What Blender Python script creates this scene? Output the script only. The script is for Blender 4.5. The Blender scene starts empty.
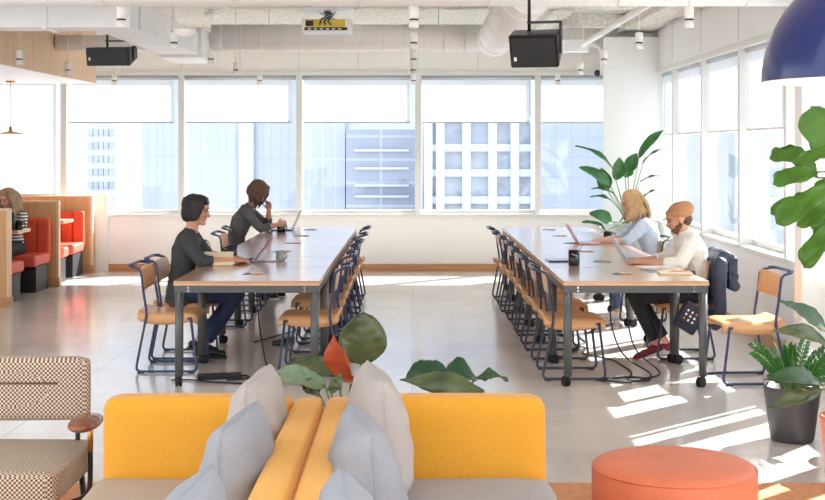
import bpy, bmesh, math, random
from mathutils import Vector, Matrix, Euler, noise
random.seed(7)
S = bpy.context.scene
COL = S.collection
PI = math.pi
F = 1300.0; CX = 412.5; HY = 148.0; HC = 1.695
def PX(px, Y): return (px - CX) * Y / F
def PZ(py, Y): return HC - (py - HY) * Y / F

# ---------------------------------------------------------------- materials
def new_mat(name):
    m = bpy.data.materials.new(name); m.use_nodes = True
    nt = m.node_tree; nt.nodes.clear()
    out = nt.nodes.new('ShaderNodeOutputMaterial')
    return m, nt, out
def mat(name, col, rough=0.5, metal=0.0, var=0.0, scale=8.0, bump=0.0, bscale=60.0, spec=0.5, coat=0.0, stretch=(1,1,1), col2=None, sheen=0.0, trans=0.0):
    m, nt, out = new_mat(name)
    b = nt.nodes.new('ShaderNodeBsdfPrincipled')
    b.inputs['Base Color'].default_value = (*col, 1); b.inputs['Roughness'].default_value = rough
    b.inputs['Metallic'].default_value = metal; b.inputs['Specular IOR Level'].default_value = spec
    b.inputs['Coat Weight'].default_value = coat; b.inputs['Coat Roughness'].default_value = .1
    if sheen: b.inputs['Sheen Weight'].default_value = sheen
    tc = nt.nodes.new('ShaderNodeTexCoord'); mp = nt.nodes.new('ShaderNodeMapping')
    mp.inputs['Scale'].default_value = stretch
    nt.links.new(tc.outputs['Object'], mp.inputs['Vector'])
    if var or col2:
        n = nt.nodes.new('ShaderNodeTexNoise'); n.inputs['Scale'].default_value = scale; n.inputs['Detail'].default_value = 5
        nt.links.new(mp.outputs[0], n.inputs['Vector'])
        r = nt.nodes.new('ShaderNodeValToRGB')
        c2 = col2 or tuple(max(0, c * (1 - var)) for c in col)
        c1 = col if col2 else tuple(min(1, c * (1 + var * .5)) for c in col)
        r.color_ramp.elements[0].position = .33; r.color_ramp.elements[1].position = .67
        r.color_ramp.elements[0].color = (*c2, 1); r.color_ramp.elements[1].color = (*c1, 1)
        nt.links.new(n.outputs['Fac'], r.inputs['Fac']); nt.links.new(r.outputs['Color'], b.inputs['Base Color'])
    if bump:
        n2 = nt.nodes.new('ShaderNodeTexNoise'); n2.inputs['Scale'].default_value = bscale; n2.inputs['Detail'].default_value = 4
        nt.links.new(mp.outputs[0], n2.inputs['Vector'])
        bp = nt.nodes.new('ShaderNodeBump'); bp.inputs['Strength'].default_value = bump; bp.inputs['Distance'].default_value = .02
        nt.links.new(n2.outputs['Fac'], bp.inputs['Height']); nt.links.new(bp.outputs[0], b.inputs['Normal'])
    if trans:
        tl = nt.nodes.new('ShaderNodeBsdfTranslucent'); tl.inputs['Color'].default_value = (*col, 1)
        mx = nt.nodes.new('ShaderNodeMixShader'); mx.inputs[0].default_value = trans
        nt.links.new(b.outputs[0], mx.inputs[1]); nt.links.new(tl.outputs[0], mx.inputs[2]); nt.links.new(mx.outputs[0], out.inputs[0])
    else:
        nt.links.new(b.outputs[0], out.inputs[0])
    return m
def rgb(r, g, b):
    f = lambda c: ((c/255 + .055)/1.055)**2.4 if c > 10 else c/255/12.92
    return (f(r), f(g), f(b))

def wood(name, c1, c2, rough=.4, axis='x', coat=0.0, scale=1.0):
    st = {'x': (1.2, 14, 14), 'y': (14, 1.2, 14), 'z': (14, 14, 1.2)}[axis]
    return mat(name, c1, rough, col2=c2, scale=2.2*scale, stretch=st, coat=coat)

M = {}
M['wall'] = mat('warm_white_paint', rgb(248, 246, 242), .6, var=.02, scale=1.5)
M['panelwhite'] = mat('cool_white_panel', rgb(246, 247, 247), .45, var=.02, scale=1)
M['frame'] = mat('window_frame_offwhite', rgb(228, 229, 224), .45)
M['dark_gasket'] = mat('dark_gasket', rgb(70, 76, 82), .5)
M['baseboard'] = wood('oak_baseboard', rgb(206, 154, 108), rgb(188, 134, 90), .4, 'x')
M['oak'] = wood('oak_veneer_upright', rgb(222, 172, 122), rgb(208, 154, 104), .45, 'z')
M['oakpale'] = wood('pale_oak_soffit', rgb(226, 194, 160), rgb(214, 178, 142), .5, 'z', scale=.6)
M['oakedge'] = mat('oak_edge_band', rgb(236, 200, 162), .45, var=.04)
M['ply'] = wood('plywood_beech', rgb(224, 172, 122), rgb(210, 152, 102), .33, 'x')
M['tablewood'] = wood('walnut_laminate_top', rgb(204, 158, 124), rgb(182, 134, 102), .28, 'x', coat=1.0)
M['tablewood'].node_tree.nodes['Principled BSDF'].inputs['Coat IOR'].default_value = 2.0
M['tablewood'].node_tree.nodes['Principled BSDF'].inputs['Coat Roughness'].default_value = .16
M['tableedge'] = mat('oak_ply_edge', rgb(222, 180, 140), .4, var=.1, scale=30)
M['steel'] = mat('grey_painted_steel', rgb(92, 95, 96), .38, metal=.3, var=.05)
M['screw'] = mat('bright_screw', (.85, .85, .85), .2, metal=.7)
M['navy'] = mat('navy_painted_tube', rgb(52, 62, 98), .35, spec=.5)
M['darknavy'] = mat('slate_painted_tube', rgb(54, 60, 78), .35, spec=.5)
M['black'] = mat('black_plastic', rgb(28, 28, 30), .4)
M['blackmatte'] = mat('black_laminate', rgb(40, 42, 46), .5, var=.1)
M['rubber'] = mat('black_rubber', rgb(24, 24, 26), .6)
M['white'] = mat('white_enamel', rgb(244, 243, 240), .35)
M['duct'] = mat('white_painted_duct', rgb(250, 247, 244), .5, var=.03, scale=2)
M['ductgrey'] = mat('cool_white_painted_duct', rgb(248, 249, 250), .45, var=.03, scale=2)
M['spray'] = mat('sprayed_ceiling', rgb(236, 233, 224), .95, var=.2, scale=26, bump=1.0, bscale=40)
M['spraygrey'] = mat('sprayed_deck', rgb(222, 220, 212), .95, var=.25, scale=24, bump=1.0, bscale=34)
M['shadebar'] = mat('shade_hem_bar', rgb(190, 196, 200), .4)
M['red'] = mat('orange_red_upholstery', rgb(224, 84, 48), .6, var=.06, scale=10)
M['coral'] = mat('coral_seat_upholstery', rgb(226, 92, 72), .55, var=.05, scale=10)
M['yellow'] = mat('yellow_wool', rgb(232, 164, 42), .8, var=.05, scale=120, bump=.25, bscale=500, sheen=.2)
M['beige'] = mat('beige_seat_fabric', rgb(190, 170, 150), .85, var=.06, scale=150, bump=.3, bscale=500)
M['greyseat'] = mat('grey_seat_fabric', rgb(172, 167, 165), .85, var=.06, scale=150, bump=.3, bscale=500)
M['bluegrey'] = mat('blue_grey_linen', rgb(160, 162, 168), .9, var=.08, scale=140, bump=.35, bscale=420)
M['greige'] = mat('greige_linen', rgb(186, 179, 174), .9, var=.08, scale=140, bump=.35, bscale=420)
M['terra'] = mat('terracotta_leather', rgb(222, 122, 86), .5, var=.10, scale=3.5, bump=.1, bscale=90)
M['terradark'] = mat('terracotta_piping', rgb(190, 92, 60), .55)
M['rug'] = mat('terracotta_rug', rgb(214, 150, 104), .95, var=.14, scale=30, bump=.6, bscale=160)
M['armwood'] = wood('walnut_armrest', rgb(152, 92, 62), rgb(118, 66, 42), .25, 'x', coat=.3)
M['brass'] = mat('brass', rgb(206, 160, 90), .3, metal=.8)
M['pot'] = mat('charcoal_pot', rgb(72, 70, 72), .55, var=.06)
M['palegreen'] = mat('pale_sage_planter', rgb(205, 216, 208), .5, var=.03)
M['soil'] = mat('dark_soil', rgb(60, 44, 34), .95, var=.4, scale=50, bump=1)
M['leaf_fig'] = mat('fig_leaf_green', rgb(96, 148, 50), .34, var=.22, scale=7, trans=.3)
M['leaf_rubber'] = mat('rubber_leaf_green', rgb(62, 92, 58), .25, var=.3, scale=9, trans=.12)
M['leaf_lite'] = mat('pale_underside_leaf', rgb(128, 150, 118), .4, var=.25, scale=8, trans=.2)
M['leaf_dark'] = mat('deep_green_leaf', rgb(40, 84, 52), .3, var=.3, scale=9, trans=.12)
M['leaf_var'] = mat('bronze_variegated_leaf', rgb(112, 122, 76), .3, scale=7, col2=rgb(52, 72, 48), trans=.15)
M['leaf_red'] = mat('young_copper_leaf', rgb(196, 92, 58), .3, var=.25, scale=8, trans=.25)
M['leaf_zz'] = mat('glossy_zz_leaf', rgb(62, 118, 56), .25, var=.3, scale=14, trans=.15)
M['leaf_bird'] = mat('bird_of_paradise_leaf', rgb(66, 128, 66), .33, var=.3, scale=6, trans=.2)
M['stalk'] = mat('green_stalk', rgb(104, 132, 72), .5, var=.2)
M['bark'] = mat('brown_bark', rgb(112, 88, 66), .85, var=.3, scale=30)
M['bluelamp'] = mat('cobalt_enamel', rgb(6, 26, 82), .22, coat=.15)
M['lampinner'] = mat('white_enamel_inner', rgb(250, 240, 236), .5)
M['skin'] = mat('skin_tone', rgb(224, 174, 150), .5, var=.05, scale=12)
M['skin2'] = mat('skin_tone_warm', rgb(214, 158, 130), .5, var=.05, scale=12)
M['lip'] = mat('lips', rgb(182, 96, 92), .45)
M['eye'] = mat('eye_dark', rgb(40, 30, 28), .2)
M['blouse'] = mat('charcoal_blouse', rgb(66, 68, 70), .8, var=.12, scale=14, bump=.2, bscale=40)
M['greytee'] = mat('grey_marl_top', rgb(98, 100, 102), .85, var=.14, scale=18, bump=.2, bscale=40)
M['cream'] = mat('cream_henley', rgb(244, 238, 230), .85, var=.05, scale=18, bump=.25, bscale=40)
M['jeans'] = mat('dark_denim', rgb(42, 54, 84), .8, var=.15, scale=40)
M['trousers'] = mat('black_trousers', rgb(38, 40, 46), .8, var=.15, scale=30)
M['bluejeans'] = mat('blue_denim', rgb(82, 100, 134), .8, var=.15, scale=30)
M['hair_black'] = mat('black_hair', rgb(38, 32, 32), .35, var=.4, scale=4, stretch=(30, 30, 3), bump=.5, bscale=20)
M['hair_brown'] = mat('auburn_brown_hair', rgb(112, 76, 56), .4, var=.4, scale=4, stretch=(30, 30, 3), bump=.5, bscale=20)
M['hair_blond'] = mat('blond_hair', rgb(206, 164, 116), .4, var=.3, scale=4, stretch=(30, 30, 3), bump=.5, bscale=20)
M['hair_ash'] = mat('ash_blond_hair', rgb(180, 150, 116), .4, var=.3, scale=4, stretch=(30, 30, 3), bump=.5, bscale=20)
M['beard'] = mat('brown_beard', rgb(112, 84, 66), .8, var=.3, scale=60)
M['beanie'] = mat('tan_knit', rgb(202, 148, 106), .9, var=.12, scale=40, bump=.6, bscale=120)
M['maroon'] = mat('maroon_canvas', rgb(128, 38, 50), .8, var=.1)
M['sole'] = mat('white_sole', rgb(238, 236, 232), .5)
M['puffer'] = mat('navy_puffer_fabric', rgb(52, 60, 80), .55, var=.15, scale=12)
M['bag'] = mat('dark_navy_bag_fabric', rgb(44, 48, 66), .7, var=.2, scale=20)
M['silver'] = mat('silver_aluminium', rgb(196, 198, 202), .3, metal=.6)
M['pinkal'] = mat('rose_aluminium', rgb(204, 150, 140), .35, metal=.3)
M['redal'] = mat('wine_red_laptop_case', rgb(140, 74, 78), .35, metal=.2)
M['screen'] = mat('dark_laptop_screen', rgb(54, 58, 66), .12)
M['ceramicgrey'] = mat('grey_ceramic', rgb(176, 178, 180), .35)
M['ceramicblack'] = mat('black_ceramic', rgb(30, 30, 32), .15)
M['paper'] = mat('cream_paper', rgb(240, 224, 190), .7, var=.03, scale=50)
M['paperwhite'] = mat('white_paper', rgb(244, 242, 238), .7)
M['pink'] = mat('pink_paper', rgb(232, 160, 140), .6)
M['yellowplastic'] = mat('yellow_vent_tape', rgb(214, 190, 60), .5)
M['bulb'] = None

def houndstooth():
    m, nt, out = new_mat('houndstooth_wool')
    b = nt.nodes.new('ShaderNodeBsdfPrincipled'); b.inputs['Roughness'].default_value = .9
    tc = nt.nodes.new('ShaderNodeTexCoord'); mp = nt.nodes.new('ShaderNodeMapping')
    mp.inputs['Location'].default_value = (.0031, .0027, .0039)
    nt.links.new(tc.outputs['Object'], mp.inputs['Vector'])
    ck = nt.nodes.new('ShaderNodeTexChecker'); ck.inputs['Scale'].default_value = 1/.0094
    ck.inputs['Color1'].default_value = (*rgb(84, 58, 48), 1); ck.inputs['Color2'].default_value = (*rgb(226, 208, 184), 1)
    nt.links.new(mp.outputs[0], ck.inputs['Vector'])
    mp2 = nt.nodes.new('ShaderNodeMapping'); mp2.inputs['Rotation'].default_value = (.6, .6, .75)
    nt.links.new(tc.outputs['Object'], mp2.inputs['Vector'])
    ck2 = nt.nodes.new('ShaderNodeTexChecker'); ck2.inputs['Scale'].default_value = 1/.006
    ck2.inputs['Color1'].default_value = (*rgb(84, 58, 48), 1); ck2.inputs['Color2'].default_value = (*rgb(226, 208, 184), 1)
    nt.links.new(mp2.outputs[0], ck2.inputs['Vector'])
    mx = nt.nodes.new('ShaderNodeMixRGB'); mx.inputs[0].default_value = .15
    nt.links.new(ck.outputs['Color'], mx.inputs[1]); nt.links.new(ck2.outputs['Color'], mx.inputs[2])
    nt.links.new(mx.outputs[0], b.inputs['Base Color']); nt.links.new(b.outputs[0], out.inputs[0])
    return m
M['hound'] = houndstooth()

def striped(name, c1, c2, scale, axis='z'):
    m, nt, out = new_mat(name)
    b = nt.nodes.new('ShaderNodeBsdfPrincipled'); b.inputs['Roughness'].default_value = .85
    tc = nt.nodes.new('ShaderNodeTexCoord')
    w = nt.nodes.new('ShaderNodeTexWave'); w.bands_direction = axis.upper(); w.inputs['Scale'].default_value = scale
    w.inputs['Distortion'].default_value = .6
    nt.links.new(tc.outputs['Object'], w.inputs['Vector'])
    r = nt.nodes.new('ShaderNodeValToRGB'); r.color_ramp.interpolation = 'LINEAR'
    r.color_ramp.elements[0].position = .3; r.color_ramp.elements[1].position = .5
    r.color_ramp.elements[0].color = (*c1, 1); r.color_ramp.elements[1].color = (*c2, 1)
    nt.links.new(w.outputs['Fac'], r.inputs['Fac']); nt.links.new(r.outputs['Color'], b.inputs['Base Color'])
    nt.links.new(b.outputs[0], out.inputs[0])
    return m
M['stripe_bw'] = striped('black_white_stripe', rgb(40, 40, 42), rgb(240, 238, 234), 9)
M['stripe_blue'] = mat('pale_blue_oxford', rgb(196, 206, 224), .85, var=.06, scale=90, stretch=(1, 1, .05), bump=.15, bscale=40)

def floor_mat():
    m, nt, out = new_mat('polished_concrete')
    b = nt.nodes.new('ShaderNodeBsdfPrincipled')
    tc = nt.nodes.new('ShaderNodeTexCoord')
    n = nt.nodes.new('ShaderNodeTexNoise'); n.inputs['Scale'].default_value = .55; n.inputs['Detail'].default_value = 8; n.inputs['Roughness'].default_value = .65
    nt.links.new(tc.outputs['Object'], n.inputs['Vector'])
    r = nt.nodes.new('ShaderNodeValToRGB')
    r.color_ramp.elements[0].position = .3; r.color_ramp.elements[1].position = .7
    r.color_ramp.elements[0].color = (*rgb(196, 187, 178), 1); r.color_ramp.elements[1].color = (*rgb(224, 220, 216), 1)
    nt.links.new(n.outputs['Fac'], r.inputs['Fac'])
    # saw-cut control joints on a 1.5 m grid
    br = nt.nodes.new('ShaderNodeTexBrick'); br.offset = 0; br.inputs['Scale'].default_value = 1
    br.inputs['Brick Width'].default_value = 2.4; br.inputs['Row Height'].default_value = 2.4; br.inputs['Mortar Size'].default_value = .006
    br.inputs['Color1'].default_value = (1, 1, 1, 1); br.inputs['Color2'].default_value = (.97, .97, .97, 1); br.inputs['Mortar'].default_value = (.8, .79, .78, 1)
    nt.links.new(tc.outputs['Object'], br.inputs['Vector'])
    mx = nt.nodes.new('ShaderNodeMixRGB'); mx.blend_type = 'MULTIPLY'; mx.inputs[0].default_value = 1
    nt.links.new(r.outputs[0], mx.inputs[1]); nt.links.new(br.outputs['Color'], mx.inputs[2])
    n2 = nt.nodes.new('ShaderNodeTexNoise'); n2.inputs['Scale'].default_value = 40; n2.inputs['Detail'].default_value = 6
    nt.links.new(tc.outputs['Object'], n2.inputs['Vector'])
    r2 = nt.nodes.new('ShaderNodeMapRange'); r2.inputs['To Min'].default_value = .14; r2.inputs['To Max'].default_value = .24
    nt.links.new(n2.outputs['Fac'], r2.inputs['Value']); nt.links.new(r2.outputs[0], b.inputs['Roughness'])
    nt.links.new(mx.outputs[0], b.inputs['Base Color']); b.inputs['Coat Weight'].default_value = .25; b.inputs['Coat Roughness'].default_value = .12
    nt.links.new(b.outputs[0], out.inputs[0])
    return m
M['floor'] = floor_mat()

def glass_mat():
    m, nt, out = new_mat('window_glass')
    t = nt.nodes.new('ShaderNodeBsdfTransparent'); t.inputs[0].default_value = (.965, .98, .99, 1)
    g = nt.nodes.new('ShaderNodeBsdfGlossy'); g.inputs['Roughness'].default_value = .02
    lw = nt.nodes.new('ShaderNodeLayerWeight'); lw.inputs['Blend'].default_value = .5
    pw = nt.nodes.new('ShaderNodeMath'); pw.operation = 'POWER'; pw.inputs[1].default_value = 5
    fr = nt.nodes.new('ShaderNodeMapRange'); fr.inputs['To Min'].default_value = .03; fr.inputs['To Max'].default_value = .9
    nt.links.new(lw.outputs['Facing'], pw.inputs[0]); nt.links.new(pw.outputs[0], fr.inputs['Value'])
    mx = nt.nodes.new('ShaderNodeMixShader')
    nt.links.new(fr.outputs[0], mx.inputs[0]); nt.links.new(t.outputs[0], mx.inputs[1]); nt.links.new(g.outputs[0], mx.inputs[2])
    nt.links.new(mx.outputs[0], out.inputs[0]); return m
M['glass'] = glass_mat()
def shade_mat():
    m, nt, out = new_mat('white_solar_shade')
    d = nt.nodes.new('ShaderNodeBsdfDiffuse'); d.inputs[0].default_value = (.85, .86, .87, 1)
    t = nt.nodes.new('ShaderNodeBsdfTranslucent'); t.inputs[0].default_value = (.80, .83, .86, 1)
    mx = nt.nodes.new('ShaderNodeMixShader'); mx.inputs[0].default_value = .6
    tc = nt.nodes.new('ShaderNodeTexCoord'); n = nt.nodes.new('ShaderNodeTexNoise'); n.inputs['Scale'].default_value = 2
    mp = nt.nodes.new('ShaderNodeMapping'); mp.inputs['Scale'].default_value = (4, 4, .2)
    nt.links.new(tc.outputs['Object'], mp.inputs[0]); nt.links.new(mp.outputs[0], n.inputs['Vector'])
    mr = nt.nodes.new('ShaderNodeMapRange'); mr.inputs['To Min'].default_value = .56; mr.inputs['To Max'].default_value = .66
    nt.links.new(n.outputs['Fac'], mr.inputs['Value']); nt.links.new(mr.outputs[0], mx.inputs[0])
    nt.links.new(d.outputs[0], mx.inputs[1]); nt.links.new(t.outputs[0], mx.inputs[2]); nt.links.new(mx.outputs[0], out.inputs[0])
    return m
M['shade'] = shade_mat()
def emis(name, col, s):
    m, nt, out = new_mat(name); e = nt.nodes.new('ShaderNodeEmission')
    e.inputs[0].default_value = (*col, 1); e.inputs[1].default_value = s; nt.links.new(e.outputs[0], out.inputs[0]); return m
M['bulb'] = emis('warm_lamp_glow', (1, .86, .7), 6)
M['downlight'] = emis('downlight_lens', (1, .93, .84), 3)

def facade(name, base, line, bw, rh, mortar, glassc=None, rough=.6):
    m, nt, out = new_mat(name)
    b = nt.nodes.new('ShaderNodeBsdfPrincipled'); b.inputs['Roughness'].default_value = rough
    tc = nt.nodes.new('ShaderNodeTexCoord'); sp = nt.nodes.new('ShaderNodeSeparateXYZ'); cb = nt.nodes.new('ShaderNodeCombineXYZ')
    nt.links.new(tc.outputs['Object'], sp.inputs[0])
    ad = nt.nodes.new('ShaderNodeMath'); ad.operation = 'ADD'
    nt.links.new(sp.outputs[0], ad.inputs[0]); nt.links.new(sp.outputs[1], ad.inputs[1])
    nt.links.new(ad.outputs[0], cb.inputs[0]); nt.links.new(sp.outputs[2], cb.inputs[1])
    br = nt.nodes.new('ShaderNodeTexBrick'); br.offset = 0; br.inputs['Scale'].default_value = 1
    br.inputs['Brick Width'].default_value = bw; br.inputs['Row Height'].default_value = rh; br.inputs['Mortar Size'].default_value = mortar
    g = glassc or base
    br.inputs['Color1'].default_value = (*g, 1); br.inputs['Color2'].default_value = (*[c*.93 for c in g], 1); br.inputs['Mortar'].default_value = (*line, 1)
    nt.links.new(cb.outputs[0], br.inputs['Vector'])
    n = nt.nodes.new('ShaderNodeTexNoise'); n.inputs['Scale'].default_value = .06; n.inputs['Detail'].default_value = 3
    nt.links.new(tc.outputs['Object'], n.inputs['Vector'])
    mr = nt.nodes.new('ShaderNodeMapRange'); mr.inputs['To Min'].default_value = .85; mr.inputs['To Max'].default_value = 1.1
    nt.links.new(n.outputs['Fac'], mr.inputs['Value'])
    mx = nt.nodes.new('ShaderNodeMixRGB'); mx.blend_type = 'MULTIPLY'; mx.inputs[0].default_value = 1
    nt.links.new(br.outputs['Color'], mx.inputs[1]); nt.links.new(mr.outputs[0], mx.inputs[2])
    nt.links.new(mx.outputs[0], b.inputs['Base Color']); nt.links.new(b.outputs[0], out.inputs[0])
    return m

# ---------------------------------------------------------------- mesh helpers
def BM(): return bmesh.new()
def add_verts(bm, vs, fs):
    bv = [bm.verts.new(v) for v in vs]
    for f in fs:
        try: bm.faces.new([bv[i] for i in f])
        except ValueError: pass
    return bv
def box(bm, x0, x1, y0, y1, z0, z1, bev=0, seg=2, mtx=None):
    vs = [(x0,y0,z0),(x1,y0,z0),(x1,y1,z0),(x0,y1,z0),(x0,y0,z1),(x1,y0,z1),(x1,y1,z1),(x0,y1,z1)]
    t = bmesh.new(); add_verts(t, vs, [(0,3,2,1),(4,5,6,7),(0,1,5,4),(1,2,6,5),(2,3,7,6),(3,0,4,7)])
    if bev: bmesh.ops.bevel(t, geom=t.edges[:] + t.verts[:], offset=bev, segments=seg, affect='EDGES', profile=.5)
    if mtx is not None: bmesh.ops.transform(t, matrix=mtx, verts=t.verts[:])
    merge(bm, t)
def merge(bm, t):
    t.verts.index_update(); t.faces.ensure_lookup_table()
    bv = [bm.verts.new(v.co) for v in t.verts]
    for f in t.faces:
        try:
            nf = bm.faces.new([bv[v.index] for v in f.verts]); nf.smooth = f.smooth
        except ValueError: pass
    t.free()
def frame_at(d):
    d = d.normalized(); up = Vector((0,0,1)) if abs(d.z) < .95 else Vector((1,0,0))
    a = d.cross(up).normalized(); return a, a.cross(d).normalized()
def tube(bm, pts, r, n=8, cap=True, closed=False):
    pts = [Vector(p) for p in pts]; k = len(pts)
    rs = r if isinstance(r, (list, tuple)) else [r]*k
    rings = []; pa = None
    for i, p in enumerate(pts):
        if closed: d = pts[(i+1) % k] - pts[i-1]
        else: d = pts[min(i+1, k-1)] - pts[max(i-1, 0)]
        d = d.normalized()
        if pa is None: a, b = frame_at(d)
        else:
            a = (pa - d*pa.dot(d))
            a = a.normalized() if a.length > 1e-5 else frame_at(d)[0]
            b = a.cross(d).normalized()
        pa = a
        rings.append([bm.verts.new(p + (a*math.cos(2*PI*j/n) + b*math.sin(2*PI*j/n))*rs[i]) for j in range(n)])
    m = k if closed else k-1
    for i in range(m):
        A, B = rings[i], rings[(i+1) % k]
        for j in range(n):
            f = bm.faces.new((A[j], A[(j+1)%n], B[(j+1)%n], B[j])); f.smooth = True
    if cap and not closed:
        bm.faces.new(rings[0]); bm.faces.new(rings[-1][::-1])
def rounded(pts, r=.03, n=4):
    pts = [Vector(p) for p in pts]; out = [pts[0]]
    for i in range(1, len(pts)-1):
        p, a, b = pts[i], pts[i-1], pts[i+1]
        ra = min(r, (a-p).length*.45); rb = min(r, (b-p).length*.45)
        s = p + (a-p).normalized()*ra; e = p + (b-p).normalized()*rb
        for k in range(n+1):
            t = k/n; out.append(s*(1-t)**2 + p*2*t*(1-t) + e*t*t)
    out.append(pts[-1]); return out
def lathe(bm, prof, c=(0,0,0), n=24, mtx=None, capb=False, capt=False):
    rings = []
    for (r, z) in prof:
        ring = []
        for j in range(n):
            v = Vector((r*math.cos(2*PI*j/n), r*math.sin(2*PI*j/n), z))
            if mtx is not None: v = mtx @ v
            ring.append(bm.verts.new(v + Vector(c)))
        rings.append(ring)
    for A, B in zip(rings, rings[1:]):
        for j in range(n):
            f = bm.faces.new((A[j], A[(j+1)%n], B[(j+1)%n], B[j])); f.smooth = True
    if capb: bm.faces.new(rings[0][::-1])
    if capt: bm.faces.new(rings[-1])
def ball(bm, c, r, sc=(1,1,1), n=16, mtx=None):
    t = bmesh.new(); bmesh.ops.create_uvsphere(t, u_segments=n, v_segments=max(6, n*2//3), radius=r)
    for v in t.verts: v.co = Vector((v.co.x*sc[0], v.co.y*sc[1], v.co.z*sc[2]))
    if mtx is not None: bmesh.ops.transform(t, matrix=mtx, verts=t.verts[:])
    for v in t.verts: v.co += Vector(c)
    for f in t.faces: f.smooth = True
    merge(bm, t)
def prism(bm, poly, z0, z1, mtx=None, bev=0):
    n = len(poly); t = bmesh.new()
    add_verts(t, [(x,y,z0) for x,y in poly] + [(x,y,z1) for x,y in poly],
              [tuple(range(n))[::-1], tuple(range(n,2*n))] + [(i,(i+1)%n,n+(i+1)%n,n+i) for i in range(n)])
    if bev: bmesh.ops.bevel(t, geom=t.edges[:], offset=bev, segments=2, affect='EDGES')
    if mtx is not None: bmesh.ops.transform(t, matrix=mtx, verts=t.verts[:])
    merge(bm, t)
def grid(bm, fn, nu, nv, thick=0, smooth=True):
    """fn(u,v)->Vector, u,v in 0..1"""
    t = bmesh.new()
    V = [[t.verts.new(fn(i/nu, j/nv)) for j in range(nv+1)] for i in range(nu+1)]
    for i in range(nu):
        for j in range(nv):
            f = t.faces.new((V[i][j], V[i+1][j], V[i+1][j+1], V[i][j+1])); f.smooth = smooth
    if thick:
        t.normal_update()
        bmesh.ops.solidify(t, geom=t.faces[:], thickness=thick)
        for f in t.faces: f.smooth = smooth
    merge(bm, t)
def obj(name, bm, m, parent=None, loc=None, smooth_angle=None, mods=()):
    me = bpy.data.meshes.new(name); bmesh.ops.recalc_face_normals(bm, faces=bm.faces[:]); bm.to_mesh(me); bm.free()
    me.materials.append(m)
    o = bpy.data.objects.new(name, me); COL.objects.link(o)
    if parent: o.parent = parent
    if loc: o.location = loc
    return o
def thing(name, label, cat, loc=(0,0,0), rz=0, group=None):
    o = bpy.data.objects.new(name, None); COL.objects.link(o); o.empty_display_size = .1
    o.location = loc; o.rotation_euler = (0, 0, rz)
    o['label'] = label; o['category'] = cat
    if group: o['group'] = group
    return o
def tag(o, label, cat, group=None, kind=None):
    o['label'] = label; o['category'] = cat
    if group: o['group'] = group
    if kind: o['kind'] = kind
    return o
def struct(name, bm, m, parent=None):
    o = obj(name, bm, m, parent)
    if not parent: o['kind'] = 'structure'
    return o
def sempty(name, loc=(0,0,0)):
    o = bpy.data.objects.new(name, None); COL.objects.link(o); o.location = loc; o['kind'] = 'structure'; return o
def dup(root, loc, rz, label, group=None):
    r = root.copy(); COL.objects.link(r); r.location = loc; r.rotation_euler = (0, 0, rz); r['label'] = label
    if group: r['group'] = group
    for ch in list(root.children):
        c = ch.copy(); COL.objects.link(c); c.parent = r
        for g in list(ch.children):
            d = g.copy(); COL.objects.link(d); d.parent = c
    return r

# ================================================================ SETTING
YW = 17.9; XR = 3.07; XL = -6.6; ZC = 3.35
b = BM(); box(b, XL, 4.2, -1.0, YW+.2, -.2, 0); struct('floor', b, M['floor'])
b = BM(); box(b, XL, 3.4, 3.0, YW+.3, ZC, ZC+.25); struct('ceiling', b, M['spraygrey'])
SILL = .79; HEAD = 2.655; HEADB = 2.715
# back wall
b = BM(); box(b, XL, 3.3, YW, YW+.22, 0, SILL-.035); box(b, XL, 3.3, YW, YW+.22, HEADB, ZC)
for x in (299, 418): pass
struct('wall_back', b, M['wall'])
b = BM()
for px in (63, 122, 181, 240, 299, 358, 418, 478, 538): box(b, PX(px, YW)-.003, PX(px, YW)+.003, YW-.004, YW, HEADB+.05, ZC)
struct('trim_1', b, M['shadebar'])
b = BM(); box(b, -4.25, 2.4, YW-.02, YW, 0, .10, .003); struct('baseboard_back', b, M['baseboard'])
# sill of back window
b = BM(); box(b, XL, 3.2, YW-.03, YW+.24, SILL-.035, SILL, .006); struct('trim_2', b, M['frame'])
b = BM(); box(b, XL, 3.2, YW-.02, YW+.05, HEADB-.02, HEADB+.04, .006); struct('trim_3', b, M['frame'])
mull = [-6.5, -4.83+.0] ; mull = [PX(p, YW) for p in (-56, 63, 181, 299, 418, 538, 618)]
for i, (a, c) in enumerate(zip(mull, mull[1:])):
    w = sempty(f'window_{i+1}', ((a+c)/2, YW+.12, SILL))
    a_, c_ = a-(a+c)/2, c-(a+c)/2; H = HEADB-SILL
    b = BM(); fw = .042
    box(b, a_, a_+fw, -.10, .06, 0, H); box(b, c_-fw, c_, -.10, .06, 0, H)
    box(b, a_+fw, c_-fw, -.03, .04, 0, .05); box(b, a_+fw, c_-fw, -.03, .04, H-.05, H)
    obj('window_frame', b, M['frame'], w)
    b = BM(); box(b, a_+fw, c_-fw, .0, .006, .05, H-.05); obj('glass_pane', b, M['glass'], w)
    # roller shade
    zb = 2.06-SILL if i else 1.06-SILL
    gap = .05 if i != 2 else .05
    b = BM(); box(b, a_+fw+.01, c_-fw-.07, -.055, -.052, zb, H-.03); obj('roller_shade', b, M['shade'], w)
    b = BM(); box(b, a_+fw+.01, c_-fw-.07, -.062, -.046, zb-.022, zb, .003); obj('hem_bar', b, M['shadebar'], w)
    b = BM(); tube(b, [(a_+fw, -.055, H-.05), (c_-fw, -.055, H-.05)], .028, 12); obj('shade_roller', b, M['shadebar'], w)

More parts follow.
